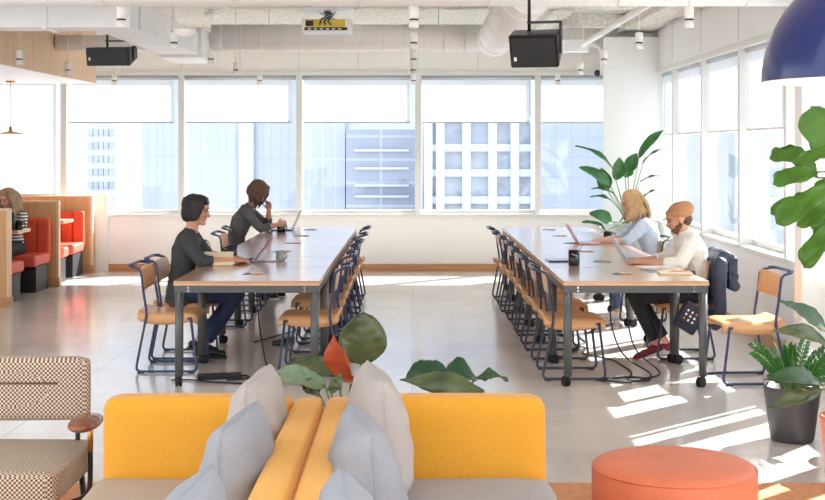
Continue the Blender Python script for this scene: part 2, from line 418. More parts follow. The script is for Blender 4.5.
# right wall: below sill, above head, mullions
WY0, WY1 = 1.6, 16.25
b = BM(); box(b, XR, XR+.25, WY0-.2, YW+.2, 0, SILL-.04); box(b, XR, XR+.25, WY0-.2, YW+.2, HEAD+.03, ZC+.2)
box(b, XR, XR+.25, WY1, YW+.2, SILL-.04, HEAD+.03)
struct('wall_right', b, M['panelwhite'])
b = BM(); box(b, XR-.02, XR, WY0, 16.2, 0, .10, .003); struct('baseboard_right', b, M['baseboard'])
b = BM(); box(b, XR-.025, XR+.27, WY0, 16.2, SILL-.045, SILL, .006); struct('trim_4', b, M['frame'])
mys = [16.25, 15.36, 13.83, 12.23, 10.72, 9.02, 7.5, 6.05, 4.5, 2.95, 1.6]
b = BM()
for y in mys: box(b, XR-.004, XR, y-.003, y+.003, HEAD+.06, ZC)
struct('trim_5', b, M['shadebar'])
b = BM(); box(b, XR-.02, XR+.05, WY0, 16.2, HEAD-.03, HEAD+.03, .006); struct('trim_6', b, M['frame'])
for i, (y1, y0) in enumerate(zip(mys, mys[1:])):
    w = sempty(f'window_{i+7}', (XR+.14, (y0+y1)/2, SILL)); h = (y1-y0)/2; H = HEAD-SILL
    b = BM(); box(b, -.14, .02, -h, -h+.036, 0, H); box(b, -.14, .02, h-.036, h, 0, H)
    box(b, -.02, .05, -h+.045, h-.045, 0, .05); box(b, -.02, .05, -h+.045, h-.045, H-.05, H)
    obj('window_frame', b, M['frame'], w)
    b = BM(); box(b, .0, .006, -h+.045, h-.045, .05, H-.05); obj('glass_pane', b, M['glass'], w)
    b = BM(); box(b, -.02, .02, -h+.34, -h+.372, .05, H-.05); obj('gasket', b, M['dark_gasket'], w)
    zb = 1.877-SILL
    b = BM(); box(b, -.075, -.072, -h+.055, h-.055, zb, H-.03); obj('roller_shade', b, M['shade'], w)
    b = BM(); box(b, -.082, -.066, -h+.055, h-.055, zb-.022, zb, .003); obj('hem_bar', b, M['frame'], w)
    b = BM(); tube(b, [(-.07, -h+.05, H-.04), (-.07, h-.05, H-.04)], .03, 12); obj('shade_roller', b, M['shadebar'], w)
# corner column and near column
b = BM(); prism(b, [(2.375,16.2),(XR+.05,16.2),(XR+.05,YW),(2.63,YW)], 0, 3.08, bev=.004); struct('column', b, M['panelwhite'])
b = BM(); box(b, 2.82, XR+.12, 9.42, 9.60, 0, ZC, .004); o = struct('column', b, M['wall'])
# left wall end + soffit
b = BM(); box(b, XL-.15, XL, 9.5, YW+.2, 0, ZC); struct('wall_left', b, M['wall'])
b = BM(); box(b, XL, -4.12, 12.6, 16.8, 2.53, 2.56); box(b, XL, -4.12, 16.77, 16.8, 2.56, ZC); struct('trim_7', b, M['white'])
so = sempty('trim_8', (-4.12, 14.7, 2.53))
b = BM()
for k in range(6):
    y0 = -2.1 + k*.7; box(b, 0, .03, y0+.003, y0+.697, 0, ZC-2.53-.001, .001)
obj('soffit_panel', b, M['oakpale'], so)
b = BM(); box(b, -5.9, -5.89, YW-.05, YW-.02, 0, 1.04, .004)
struct('trim_9', b, M['wall'])
b = BM(); box(b, -4.36, -4.18, YW-.06, YW-.001, 0, 1.06, .004); struct('trim_10', b, M['wall'])

# beams
b = BM()
def rough_beam(b, x0, x1, y0, y1, z0, z1):
    nx = max(2, int((x1-x0)/.08)); ny = max(2, int((y1-y0)/.08)); nz = max(2, int((z1-z0)/.08))
    t = bmesh.new(); bmesh.ops.create_cube(t, size=1)
    for v in t.verts: v.co = Vector((x0 if v.co.x < 0 else x1, y0 if v.co.y < 0 else y1, z0 if v.co.z < 0 else z1))
    bmesh.ops.subdivide_edges(t, edges=[e for e in t.edges if abs((e.verts[0].co-e.verts[1].co).x) > .01], cuts=nx-1)
    bmesh.ops.subdivide_edges(t, edges=[e for e in t.edges if abs((e.verts[0].co-e.verts[1].co).y) > .01 and abs((e.verts[0].co-e.verts[1].co).x) < .001], cuts=ny-1, use_grid_fill=True)
    for v in t.verts:
        n = noise.noise_vector(v.co*6)*.03 + noise.noise_vector(v.co*17)*.012
        v.co += n
    for f in t.faces: f.smooth = True
    merge(b, t)
rough_beam(b, 2.62, 3.04, 10.4, 16.6, 3.17, 3.45); struct('beam', b, M['spray'])
b = BM(); rough_beam(b, -2.0, 3.0, 14.15, 14.5, 3.24, 3.45); struct('beam', b, M['spray'])
b = BM(); rough_beam(b, 1.55, 1.8, 14.4, 17.7, 3.22, 3.45); struct('beam', b, M['spray'])
b = BM(); rough_beam(b, 1.8, 2.9, 16.0, 16.3, 3.2, 3.45); struct('beam', b, M['spray'])

# ================================================================ CEILING SERVICES
def cyl_duct(name, label, p0, p1, r, m, cat='duct', seams=0, group=None):
    p0 = Vector(p0); p1 = Vector(p1); mid = (p0+p1)/2
    t = thing(name, label, cat, mid, 0, group)
    b = BM(); tube(b, [p0-mid, p1-mid], r, 28); obj('duct_body', b, m, t)
    if seams:
        for k in range(seams):
            q = p0.lerp(p1, (k+.5)/seams)-mid; d = (p1-p0).normalized()*.006
            b = BM(); tube(b, [q-d, q+d], r+.006, 28); obj('seam_band', b, m, t)
    for f in (.2, .8):
        q = p0.lerp(p1, f)-mid; b = BM(); tube(b, [q + Vector((0, 0, r-.01)), Vector((q.x, q.y, ZC-mid.z+.002))], .007, 6); obj('hanger_rod', b, m, t)
    return t
t = cyl_duct('spiral_duct', 'large round white duct crossing the whole top edge nearest the viewer', (-5.8, 10.0, 3.01), (4.0-.95, 10.0, 3.01), .225, M['duct'], seams=9)
t = cyl_duct('spiral_duct', 'long round white duct running across above the back windows', (-2.31, 15.0, 2.965), (.95, 15.0, 2.965), .155, M['duct'], seams=14)
t = cyl_duct('spiral_duct', 'fat round white duct running toward the viewer beside the black hanging speaker', (.93, 14.75, 2.93), (.93, 10.24, 2.95), .20, M['duct'], seams=5)
t = cyl_duct('spiral_duct', 'short thin round white duct beside the wood soffit above the small speaker', (-4.1+.02, 14.9, 2.90), (-2.8, 14.9, 2.90), .09, M['duct'], seams=2)
t = thing('rectangular_duct', 'white rectangular duct crossing the upper left in front of the wood soffit', 'duct', (-4.1, 11.1, 2.71))
b = BM(); box(b, -2.0, 1.72, -.15, .20, 0, .24, .004); obj('duct_body', b, M['ductgrey'], t)
for x in (-1.2, 1.2):
    b = BM(); tube(b, [(x, .02, .24), (x, .02, ZC-2.71)], .007, 6); obj('hanger_rod', b, M['ductgrey'], t)
for x in (-1.0, .03, 1.0):
    b = BM(); box(b, x-.02, x+.02, -.165, .215, -.015, .255, .003); obj('flange', b, M['ductgrey'], t)
b = BM(); box(b, -1.2, -.25, -.17, -.151, -.10, -.0); obj('access_panel', b, M['ductgrey'], t)
t = thing('rectangular_duct', 'white rectangular duct running back from the cross duct to the round duct', 'duct', (-2.56, 12.8, 2.72))
b = BM(); box(b, -.2, .2, -1.48, 1.5, 0, .25, .004); obj('duct_body', b, M['ductgrey'], t)
b = BM(); box(b, -.23, .24, 1.5, 2.5, -.03, .30, .004); obj('plenum_box', b, M['ductgrey'], t)
for y in (-.9, 1.1):
    b = BM(); tube(b, [(0, y, .24), (0, y, ZC-2.72)], .007, 6); obj('hanger_rod', b, M['ductgrey'], t)
b = BM(); box(b, -.22, .22, -.03, .03, -.015, .265, .003); obj('flange', b, M['ductgrey'], t)
t = thing('junction_box', 'white rectangular box hanging behind the black speaker at right', 'box', (PX(575.5, 16.2), 16.2, PZ(52, 16.2)))
b = BM(); box(b, -.16, .16, -.08, .08, 0, .15, .004); obj('box_body', b, M['ductgrey'], t)
for x in (-.1, .1):
    b = BM(); tube(b, [(x, 0, .15), (x, 0, ZC-PZ(52, 16.2))], .008, 6); obj('hanger_rod', b, M['duct'], t)
# white pipe with elbow
b = BM(); tube(b, rounded([(PX(583, 16), 16, PZ(45, 16)), (PX(655, 11), 11, PZ(0, 11)+.0), (2.3, 10.6, 3.31)], .05), .032, 12)
tag(obj('sprinkler_pipe', b, M['duct']), 'straight white pipe slanting up toward the viewer above the right corner', 'pipe')
b = BM(); tube(b, rounded([(PX(589, 16.6), 16.6, PZ(44, 16.6)), (PX(602, 16.6), 16.6, PZ(46, 16.6)), (PX(604, 16.6)-.02, 16.6, PZ(75, 16.6))], .12, 6), .03, 12)
tag(obj('conduit_pipe', b, M['duct']), 'white conduit bending down beside the corner column', 'pipe')
t = thing('security_camera', 'tiny black dome camera on the back wall beside the corner column', 'camera', (PX(597.5, 17.8), 17.8, PZ(73, 17.8)))
b = BM(); ball(b, (0, 0, 0), .045, (1, 1, 1), 14); obj('dome', b, M['black'], t)
b = BM(); box(b, -.03, .03, .02, .10, -.03, .04, .004); obj('mount', b, M['white'], t)
for i, (px, py, Y, lab) in enumerate([(212, 17, 15.6, 'white round smoke detector on the sprayed ceiling left of the projector'), (185, 35, 10.5, 'white round sensor hanging beneath the left duct')]):
    t = thing('smoke_detector', lab, 'smoke detector', (PX(px, Y), Y, PZ(py, Y)))
    b = BM(); lathe(b, [(.0, -.02), (.05, -.015), (.075, .01), (.09, .03), (.09, .05), (0, .05)], n=20); obj('detector_body', b, M['duct'], t)
    b = BM(); tube(b, [(0, 0, .04), (0, 0, ZC-PZ(py, Y))], .006, 6); obj('conduit', b, M['duct'], t)
# pendants
def make_pendant(label):
    t = thing('cylinder_pendant', label, 'pendant light', (0, 0, 0), 0, 'white cylinder pendants')
    b = BM(); lathe(b, [(.0, .145), (.03, .145), (.033, .14), (.033, .062), (.0, .062)], n=20); obj('lamp_housing', b, M['white'], t)
    b = BM(); lathe(b, [(.0, .062), (.031, .062), (.031, .050), (0, .050)], n=20); obj('dark_ring', b, M['black'], t)
    b = BM(); lathe(b, [(.0, .05), (.033, .05), (.033, .002), (.028, 0), (.026, .012), (0, .012)], n=20); obj('reflector', b, M['white'], t)
    b = BM(); tube(b, [(0, 0, .145), (0, 0, .83)], .0035, 6); obj('cord', b, M['white'], t)
    return t
rows = [('the far-left row by the wood soffit', -3.9, (12.9, 14.7, 17.0)), ('the row above the left tables', -2.0, (8.93, 10.9, 12.9, 14.7, 17.0)),
        ('the centre row', 0.01, (8.93, 10.9, 12.9, 14.7, 17.0)), ('the right row above the right tables', 1.9, (8.93, 10.9, 12.9, 14.7, 17.0))]
ordn = ['nearest', 'second', 'third', 'fourth', 'fifth']
p0 = None
for rn, X, ys in rows:
    for k, y in enumerate(ys):
        lab = f'white cylinder pendant light, {"nearest the viewer" if k == 0 else ordn[k] + " from the viewer" if k < len(ys)-1 else "farthest"} in {rn}'
        zt = 2.52
        if p0 is None: p0 = make_pendant(lab); p0.location = (X, y, zt); q = p0
        else: q = dup(p0, (X, y, zt), 0, lab)
# projector
t = thing('projector', 'white ceiling projector with yellow vent strip and black cables', 'projector', (PX(327.5, 12), 12, PZ(33, 12)))
b = BM(); box(b, -.225, .225, -.15, .2, 0, .115, .012, 3); obj('projector_body', b, M['white'], t)
b = BM(); box(b, -.19, .17, -.156, -.149, .04, .108); obj('rear_panel', b, M['yellowplastic'], t)
b = BM(); box(b, -.20, .19, -.158, -.149, .012, .038); o2 = obj('socket_strip', b, M['black'], t)
for k in range(6):
    b = BM(); box(b, -.17+k*.055, -.14+k*.055, -.162, -.157, .018, .030); obj('socket', b, M['silver'], o2)
b = BM(); box(b, -.19, -.12, -.162, -.15, .05, .10); obj('vent_grille', b, M['black'], t)
b = BM(); tube(b, [(0, 0, .115), (0, 0, .20)], .03, 12); tube(b, [(-.08, 0, .12), (.08, 0, .19)], .008, 6); tube(b, [(.08, 0, .12), (-.08, 0, .19)], .008, 6); obj('mount_arm', b, M['silver'], t)
b = BM(); box(b, -.24, .24, -.12, .12, .205, .225, .004); obj('mount_plate', b, M['white'], t)
b = BM(); tube(b, [(-.15, .05, .22), (-.15, .05, ZC-PZ(33, 12))], .008, 6); obj('hanger_rod', b, M['silver'], t)
b = BM(); tube(b, [(.15, .05, .22), (.15, .05, ZC-PZ(33, 12))], .008, 6); obj('hanger_rod', b, M['silver'], t)
for k in range(3):
    b = BM(); tube(b, rounded([(-.06+k*.05, -.157, .06), (-.05+k*.03, -.2, .10), (.02+k*.03, -.14, .16), (.03-k*.03, -.03, .19)], .05, 4), .006, 6); obj('cable', b, M['black'], t)
# hanging speakers
def speaker(label, loc, rz, tilt, w, d, h, yoke=True, up=.5):
    t = thing('hanging_speaker', label, 'speaker', loc, rz)
    R = Matrix.Rotation(tilt, 4, 'X')
    b = BM()
    prism(b, [(-d/2, -h/2), (d/2, -h/2*.45), (d/2, h/2*.8), (-d/2, h/2)], -w/2, w/2, R @ Matrix(((0,0,1,0),(1,0,0,0),(0,1,0,0),(0,0,0,1))), .008); obj('cabinet', b, M['black'], t)
    b = BM(); box(b, -w/2+.02, w/2-.02, -d/2-.012, -d/2+.001, -h/2+.02, h/2-.02, .003, mtx=R); obj('grille', b, M['blackmatte'], t)
    b = BM(); box(b, -w/2+.03, -w/2+.05, -d/2-.016, -d/2-.011, -h/2+.06, -h/2+.09, mtx=R); obj('badge', b, M['white'], t)
    b = BM(); box(b, w/2-.002, w/2+.013, -.03, .03, -.05, h/2+.06); box(b, -.06, w/2+.013, -.03, .03, h/2+.045, h/2+.06); obj('yoke', b, M['black'], t)
    b = BM(); tube(b, [(-.05, 0, h/2-.01), (-.05, 0, up)], .012, 8); obj('hanger_rod', b, M['black'], t)
    return t
speaker('large black wedge speaker hanging beside the fat round duct', (PX(536, 9.4), 9.4, PZ(47, 9.4)), math.radians(-16), math.radians(24), .35, .20, .25, up=ZC-PZ(46, 9.45))
speaker('smaller black speaker hanging under the duct beside the wood soffit', (PX(112, 13.4), 13.4, PZ(55.5, 13.4)), math.radians(-6), math.radians(10), .46, .26, .19, up=.28)

# ================================================================ BOOTHS
PY = [13.8, 15.85, 17.62]
bl = ['nearest oak booth partition, cut by the left edge', 'middle oak booth partition beside the blond woman', 'farthest oak booth partition against the back wall']
for k, y in enumerate(PY):
    t = thing('booth_partition', bl[k], 'partition', (-5.2, y, 0), 0, 'oak booth partitions')
    xe = [.92, .885, .86][k]
    b = BM(); box(b, -1.35, xe-.03, 0, .085, 0, 1.03); obj('panel', b, M['oak'], t)
    b = BM(); box(b, -1.35, xe-.03, 0, .085, 1.03, 1.05); box(b, xe-.03, xe, 0, .085, 0, 1.05); obj('edge_band', b, M['oakedge'], t)
    b = BM(); box(b, -1.35, xe+.012, -.012, .097, 0, .11, .003); obj('plinth', b, M['baseboard'], t)
def bench(label, y, facing, xe, rx=-6.5):
    """facing -1: seat faces the camera, back against the partition at +y"""
    t = thing('booth_bench', label, 'bench', (-5.4, y, 0), 0, 'red booth benches')
    f = facing; x1 = xe+5.4; x0 = rx+5.4
    b = BM(); ys = sorted((f*.10, f*.60)); box(b, x0, x1-.02, ys[0], ys[1], .0, .30, .004); obj('base', b, M['blackmatte'], t)
    b = BM(); ys = sorted((f*.58, f*.602)); box(b, x0, x1-.018, ys[0]-.004, ys[1]+.004, .26, .305, .002); obj('base_rail', b, M['black'], t)
    b = BM(); ys = sorted((f*.06, f*.70)); box(b, x0, x1, ys[0], ys[1], .305, .435, .035, 4); obj('seat', b, M['coral'], t)
    b = BM(); n = 7; 
    k = x1
    while k > x0+.05:
        w = .155; ys = sorted((f*.0, f*.13)); box(b, max(k-w, x0)+.001, k-.001, ys[0], ys[1], .36, .845, .03, 4); k -= w
    obj('channelled_backrest', b, M['red'], t)
    return t
bench('red booth bench under the blond woman, its back on the middle partition', 15.83, -1, -4.39)
bench('red booth bench behind the nearest partition, mostly hidden', 13.92, 1, -4.36)
bench('farthest red booth bench with a sunlit seat, on the last partition', 17.59, -1, -4.42)
bench('red booth bench backing the middle partition, only its seat end showing', 15.97, 1, -4.40)
def booth_table(label, y):
    t = thing('booth_table', label, 'table', (-5.2, y, 0), 0, 'oak booth tables')
    b = BM(); box(b, -.9, .76, -.24, .24, .725, .765, .008, 3); obj('tabletop', b, M['oakedge'], t)
    b = BM(); box(b, .42, .50, -.05, .05, .02, .725, .003); obj('leg', b, M['black'], t)
    b = BM(); box(b, .3, .62, -.2, .2, 0, .02, .004); obj('foot_plate', b, M['black'], t)
booth_table('oak booth table in front of the blond woman, holding two dark cups', 14.88)
booth_table('oak booth table in the farthest booth', 16.78)
def mug(name, label, loc, r, h, m, handle=None, cat='mug', group=None):
    t = thing(name, label, cat, loc, 0, group)
    b = BM(); lathe(b, [(0, 0), (r*.92, 0), (r, .006), (r, h), (r*.93, h), (r*.9, .01), (0, .01)], n=22); obj('cup_body', b, m, t)
    if handle is not None:
        d = Vector((math.cos(handle), math.sin(handle), 0))
        b = BM(); tube(b, rounded([d*r*.95+Vector((0,0,h*.82)), d*(r+.032)+Vector((0,0,h*.8)), d*(r+.03)+Vector((0,0,h*.25)), d*r*.95+Vector((0,0,h*.2))], .02, 4), .006, 6); obj('handle', b, m, t)
    return t
mug('coffee_mug', 'black mug near the end of the booth table', (PX(19, 14.75), 14.75, .765), .04, .10, M['ceramicblack'], 0)
t = thing('water_bottle', 'slim dark bottle standing at the nearest partition on the booth table', 'bottle', (PX(12.6, 14.7), 14.7, .765))
b = BM(); lathe(b, [(0, 0), (.03, 0), (.033, .01), (.033, .13), (.018, .165), (.018, .175)], n=18, capt=True); obj('bottle_body', b, M['ceramicblack'], t)
b = BM(); lathe(b, [(0, .175), (.02, .175), (.02, .2), (0, .2)], n=18); obj('cap', b, M['black'], t)
t = thing('disc_pendant', 'slim brass disc pendant hanging over the farthest booth', 'pendant light', (PX(10.5, 16.2), 16.2, PZ(134, 16.2)))
b = BM(); lathe(b, [(.178, 0), (.15, .012), (.03, .032), (.028, .04), (0, .04)], n=32); lathe(b, [(.178, 0), (.15, .006), (.03, .026), (0, .026)], n=32); obj('shade_disc', b, M['brass'], t)
b = BM(); lathe(b, [(.0, .04), (.022, .04), (.018, .09), (0, .095)], n=16); obj('socket', b, M['brass'], t)
b = BM(); tube(b, [(0, 0, .09), (0, 0, 2.53-PZ(134, 16.2))], .004, 6); obj('cord', b, M['black'], t)
b = BM(); zz = 2.53-PZ(134, 16.2); lathe(b, [(0, zz), (.055, zz), (.055, zz-.02), (0, zz-.02)], n=20); obj('canopy', b, M['brass'], t)

# ================================================================ TABLES
TW, TD = 1.03, 1.038
def make_table(label, loc):
    t = thing('work_table', label, 'table', loc, 0, 'square work tables on castors')
    b = BM(); box(b, -TW/2, TW/2, -TD/2, TD/2, .736, .754, .003); obj('tabletop', b, M['tablewood'], t)
    b = BM(); box(b, -TW/2-.001, TW/2+.001, -TD/2-.001, TD/2+.001, .720, .7365, .002); obj('edge_band', b, M['tableedge'], t)
    b = BM(); x, y = TW/2-.004, TD/2-.004
    box(b, -x, x, -y, -y+.03, .669, .720, .003); box(b, -x, x, y-.03, y, .669, .720, .003)
    box(b, -x, -x+.03, -y+.03, y-.03, .669, .720); box(b, x-.03, x, -y+.03, y-.03, .669, .720)
    fr = obj('apron_frame', b, M['steel'], t)
    for sx in (-1, 1):
        b = BM()
        for z in (.682, .706):
            tube(b, [(sx*(x-.10), -y-.003, z), (sx*(x-.10), -y+.002, z)], .0065, 10)
        obj('screw', b, M['screw'], fr)
    for sx in (-1, 1):
        for sy in (-1, 1):
            cx, cy = sx*(x-.03), sy*(y-.03)
            b = BM(); tube(b, [(cx, cy, .075), (cx, cy, .675)], .030, 18); box(b, cx-.03, cx+.03, cy-.012, cy+.012, .60, .675)
            lg = obj('leg', b, M['steel'], t)
            b = BM(); a = random.uniform(0, 6)
            R = Matrix.Translation((cx, cy, 0)) @ Matrix.Rotation(a, 4, 'Z')
            for s in (-1, 1):
                tube(b, [R @ Vector((.026, s*.005, .036)), R @ Vector((.026, s*.021, .036))], .036, 18)
            tube(b, [R @ Vector((0, 0, .05)), R @ Vector((0, 0, .08))], .014, 10)
            box(b, -.012, .03, -.012, .012, .03, .066, .004, mtx=R)
            obj('caster', b, M['rubber'], lg)
    b = BM(); box(b, -.085, .045, -.065, .065, .7535, .756, .001, mtx=Matrix.Rotation(-.1, 4, 'Z')); pw = obj('power_well', b, M['black'], t)
    b = BM(); box(b, -.030, .065, -.045, .060, .756, .761, .001, mtx=Matrix.Rotation(-.1, 4, 'Z')); obj('well_lid', b, M['tableedge'], pw)
    return t
NTH = ['nearest', 'second nearest', 'third', 'fourth', 'fifth', 'farthest']
TY = [9.20 + TD/2 + k*1.047 for k in range(6)]
tb0 = None
for row, X in (('left', -1.176), ('right', 1.583)):
    for k, y in enumerate(TY):
        lab = {0: f'nearest square work table of the {row} row, its steel front legs fully in view', 5: f'farthest square work table of the {row} row, next to the back windows'}.get(k, f'square work table of the {row} row, {["","second","third","fourth","fifth",""][k]} from the viewer')
        if tb0 is None: tb0 = make_table(lab, (X, y, 0))
        else: dup(tb0, (X, y, 0), 0, lab)

# ================================================================ CHAIRS
def make_chair(label, fm, grp):
    t = thing('plywood_chair', label, 'chair', (0, 0, 0), 0, grp)
    for s in (-1, 1):
        b = BM(); y = .235*s; yi = .218*s
        pts = [(-.27, yi, .80), (-.19, y, .785), (-.172, y, .62), (-.145, y, .45), (-.23, y, .013), (.235, y, .013), (.185, y, .42)]
        tube(b, rounded(pts, .045, 4), .0098, 8); obj('side_frame', b, fm, t)
        for x in (-.19, .19):
            b = BM(); box(b, x-.025, x+.025, y-.013, y+.013, 0, .012, .003); obj('glide', b, M['black'], t)
    b = BM(); tube(b, rounded([(-.25, -.218, .803), (-.292, -.18, .806), (-.292, .18, .806), (-.25, .218, .803)], .04, 4), .012, 8)
    obj('top_handle', b, fm, t)
    b = BM(); tube(b, [(-.15, -.235, .425), (-.15, .235, .425)], .010, 8); tube(b, [(.17, -.235, .41), (.17, .235, .41)], .010, 8); obj('cross_bars', b, fm, t)
    def seat(u, v):
        x = -.215 + .45*u; q = (v-.5)*2
        a = abs(q); z = .452
        yy = q*.238
        if a > .82:
            k = (a-.82)/.18; yy = math.copysign(.210 + .020*math.sin(min(1, k*1.6)*PI/2), q); z = .452 - .068*k**1.3*(1+.22*math.sin(u*PI*1.2))
        z += -.022*max(0, (u-.82)/.18)**2 + .02*max(0, (.18-u)/.18)**2 - .006*math.sin(u*PI)
        return Vector((x, yy, z))
    b = BM(); grid(b, seat, 14, 22, .011); obj('seat', b, M['ply'], t)
    def back(u, v):
        z = .625 + .165*u; q = (v-.5)*2
        x = -.168 - .028*u - .018*(1-q*q)
        y = q*(.222 - .012*max(0, u-.9)*10)
        return Vector((x, y, z))
    b = BM(); grid(b, back, 6, 12, .011); obj('backrest', b, M['ply'], t)
    return t
Lg, Rg = 'blue tubed plywood chairs of the left tables', 'dark tubed plywood chairs of the right tables'
cA = make_chair('plywood chair nearest the viewer on the left side of the left tables, empty', M['navy'], Lg); cA.location = (-1.855, 10.02, 0)
dup(cA, (-1.86, 10.62, 0), 0, 'plywood chair under the woman in charcoal blouse at the left tables')
dup(cA, (-1.80, 12.48, 0), 0, 'empty plywood chair directly behind the black bobbed woman, left side of left tables')
dup(cA, (-1.80, 13.68, 0), 0, 'empty plywood chair just before the brown-haired woman in grey')
dup(cA, (-1.84, 14.62, 0), .1, 'plywood chair under the brown-haired woman in grey')
nm = ['nearest the viewer', 'second from the viewer', 'third from the viewer', 'fourth from the viewer', 'fifth from the viewer', 'farthest from the viewer']
for k, y in enumerate([9.87, 10.97, 11.72, 12.47, 13.5, 14.6]):
    dup(cA, (-.76+.01*random.uniform(-1, 1), y, 0), PI+random.uniform(-.03, .03), f'plywood chair on the aisle side of the left tables, {nm[k]}')
cB = make_chair('plywood chair nearest the viewer on the aisle side of the right tables', M['darknavy'], Rg); cB.location = (1.175, 9.71, 0)
nm = ['', 'second from the viewer', 'third from the viewer', 'fourth from the viewer', 'fifth from the viewer', 'sixth from the viewer', 'farthest from the viewer']
for k, y in enumerate([10.63, 11.47, 12.2, 13.02, 13.68, 14.5]):
    dup(cB, (1.165+.012*random.uniform(-1, 1)-.005*k, y, 0), random.uniform(-.03, .03), f'plywood chair on the aisle side of the right tables, {nm[k+1]}')
dup(cB, (2.19, 10.62, 0), PI, 'plywood chair under the man in the tan beanie')
dup(cB, (2.26, 12.95, 0), PI, 'plywood chair under the blond woman in pale blue stripes')
cC = dup(cA, (2.43, 9.50, 0), PI+.06, 'empty blue-framed plywood chair standing alone at the right end, near the big pot')
cC['group'] = Rg

# ================================================================ TABLE ITEMS
TZ = .755
def laptop(label, loc, rz, ang, m, w=.31, d=.215):
    """base extends -x from the hinge, lid rises at hinge leaning +x by ang from vertical"""
    t = thing('laptop', label, 'laptop', loc, rz)
    b = BM(); box(b, -d, 0, -w/2, w/2, 0, .013, .004); ba = obj('base', b, m, t)
    b = BM(); box(b, -d*.55, -.025, -w/2+.02, w/2-.02, .0132, .0145); obj('keyboard', b, M['screen'], ba)
    b = BM(); box(b, -d*.93, -d*.62, -w*.16, w*.16, .0132, .014); obj('trackpad', b, M['silver'], ba)
    R = Matrix.Translation((0, 0, .012)) @ Matrix.Rotation(ang, 4, 'Y')
    b = BM(); box(b, -.003, .004, -w/2, w/2, 0, d, .002, mtx=R); li = obj('lid', b, m, t)
    b = BM(); box(b, -.0045, -.0032, -w/2+.008, w/2-.008, .012, d-.008, mtx=R); obj('screen', b, M['screen'], li)
    return t
laptop('wine red laptop open in front of the bobbed woman', (-1.30, 10.80, TZ), 0, math.radians(36), M['redal'])
laptop('thin dark laptop open before the brown-haired woman at the far left table', (-1.37, 14.9, TZ), 0, math.radians(24), M['screen'], d=.24)
laptop('rose laptop open before the blond woman in stripes', (1.62, 12.78, TZ), PI, math.radians(30), M['pinkal'])
laptop('silver laptop the man in the beanie is typing on', (1.77, 10.84, TZ), PI, math.radians(30), M['silver'])
mug('mug', 'black mug behind the cream notebook at the bobbed woman', (-1.58, 11.38, TZ), .048, .085, M['ceramicblack'], PI)
mug('mug', 'light grey mug beside the wine red laptop', (-1.10, 10.86, TZ), .039, .08, M['ceramicgrey'], -PI/2+.9)
mug('mug', 'black mug standing by the brown-haired woman at the far left table', (-1.47, 14.55, TZ), .05, .10, M['ceramicblack'], -.6)
t = mug('tumbler', 'tall black patterned tumbler with a stirrer on the nearest right table', (1.296, 10.43, TZ), .046, .12, M['ceramicblack'])
b = BM(); tube(b, [(.01, 0, .03), (.075, 0, .19)], .003, 6); obj('stirrer', b, M['steel'], t)
for k in range(5):
    b = BM(); tube(b, [(-.02+k*.011, -.0465+.004*abs(k-2)**1.4*.3, .085-k*.004), (-.02+k*.011, -.0465+.004*abs(k-2)**1.4*.3, .098-k*.004)], .0022, 6); obj('print_mark', b, M['white'], t)
mug('mug', 'dark mug behind the blond woman\'s hands on the right tables', (1.99, 13.25, TZ), .045, .09, M['ceramicblack'], 0)
t = thing('notebook', 'thick cream notebook propped open beside the bobbed woman', 'notebook', (-1.56, 10.46, TZ), 0)
b = BM(); box(b, -.13, .13, -.09, .09, 0, .028, .008, 3); obj('page_block', b, M['paper'], t)
b = BM(); box(b, -.12, .12, -.01, .01, .0, .085, .005, mtx=Matrix.Translation((-.012, .05, .022)) @ Matrix.Rotation(-.5, 4, 'X')); obj('raised_pages', b, M['paper'], t)
t = thing('notebook', 'slim cream and pink notebook on the right end of the nearest right table', 'notebook', (1.96, 9.72, TZ), -.05)
b = BM(); box(b, -.12, .12, -.09, .09, 0, .016, .003); obj('page_block', b, M['paper'], t)
b = BM(); box(b, -.02, .10, -.03, .085, .016, .021, .002); obj('pink_cover_note', b, M['pink'], t)
t = thing('tablet', 'slim dark tablet lying beside the black tumbler', 'tablet', (1.21, 10.84, TZ), .03)
b = BM(); box(b, -.09, .08, -.12, .12, 0, .011, .004); obj('tablet_body', b, M['screen'], t)
t = thing('smartphone', 'dark smartphone with white case edge beside the cream and pink notebook', 'phone', (1.83, 9.98, TZ), .5)
b = BM(); box(b, -.04, .04, -.08, .08, 0, .009, .003); obj('phone_body', b, M['screen'], t)
b = BM(); box(b, -.041, .041, -.081, .081, 0, .003, .001); obj('phone_case', b, M['paperwhite'], t)
t = thing('paper_sheet', 'loose white sheet beneath the man\'s forearms', 'paper', (1.93, 10.28, TZ), .2)
b = BM(); box(b, -.15, .15, -.105, .105, 0, .002); obj('sheet', b, M['paperwhite'], t)

# ================================================================ CABLES
def cable(label, pts, r=.006, name='power_cable', m='rubber'):
    b = BM(); tube(b, rounded(pts, .12, 5), r, 6); return tag(obj(name, b, M[m]), label, 'cable', 'floor cables')
rc = random.Random(5)
def squig(x0, y0, x1, y1, n, amp, z=.008):
    out = []
    for i in range(n+1):
        t_ = i/n; out.append((x0+(x1-x0)*t_+rc.uniform(-amp, amp), y0+(y1-y0)*t_+rc.uniform(-amp, amp), z))
    return out
cable('black cable looping on the floor under the left front table', squig(-1.50, 9.6, -.75, 9.45, 6, .10) + squig(-.8, 9.9, -1.2, 11.4, 5, .08))
cable('black cable running beneath the middle left tables', squig(-1.25, 11.2, -1.0, 14.2, 8, .13))
cable('black cable hanging from the left table well to the floor', [(-1.19, 9.86, .70), (-1.17, 9.9, .35), (-1.1, 9.8, .03), (-1.0, 9.6, .008), (-1.35, 9.45, .008)])
cable('cable tail curving left from the left power strip', squig(-1.72, 9.5, -1.2, 9.30, 5, .05))
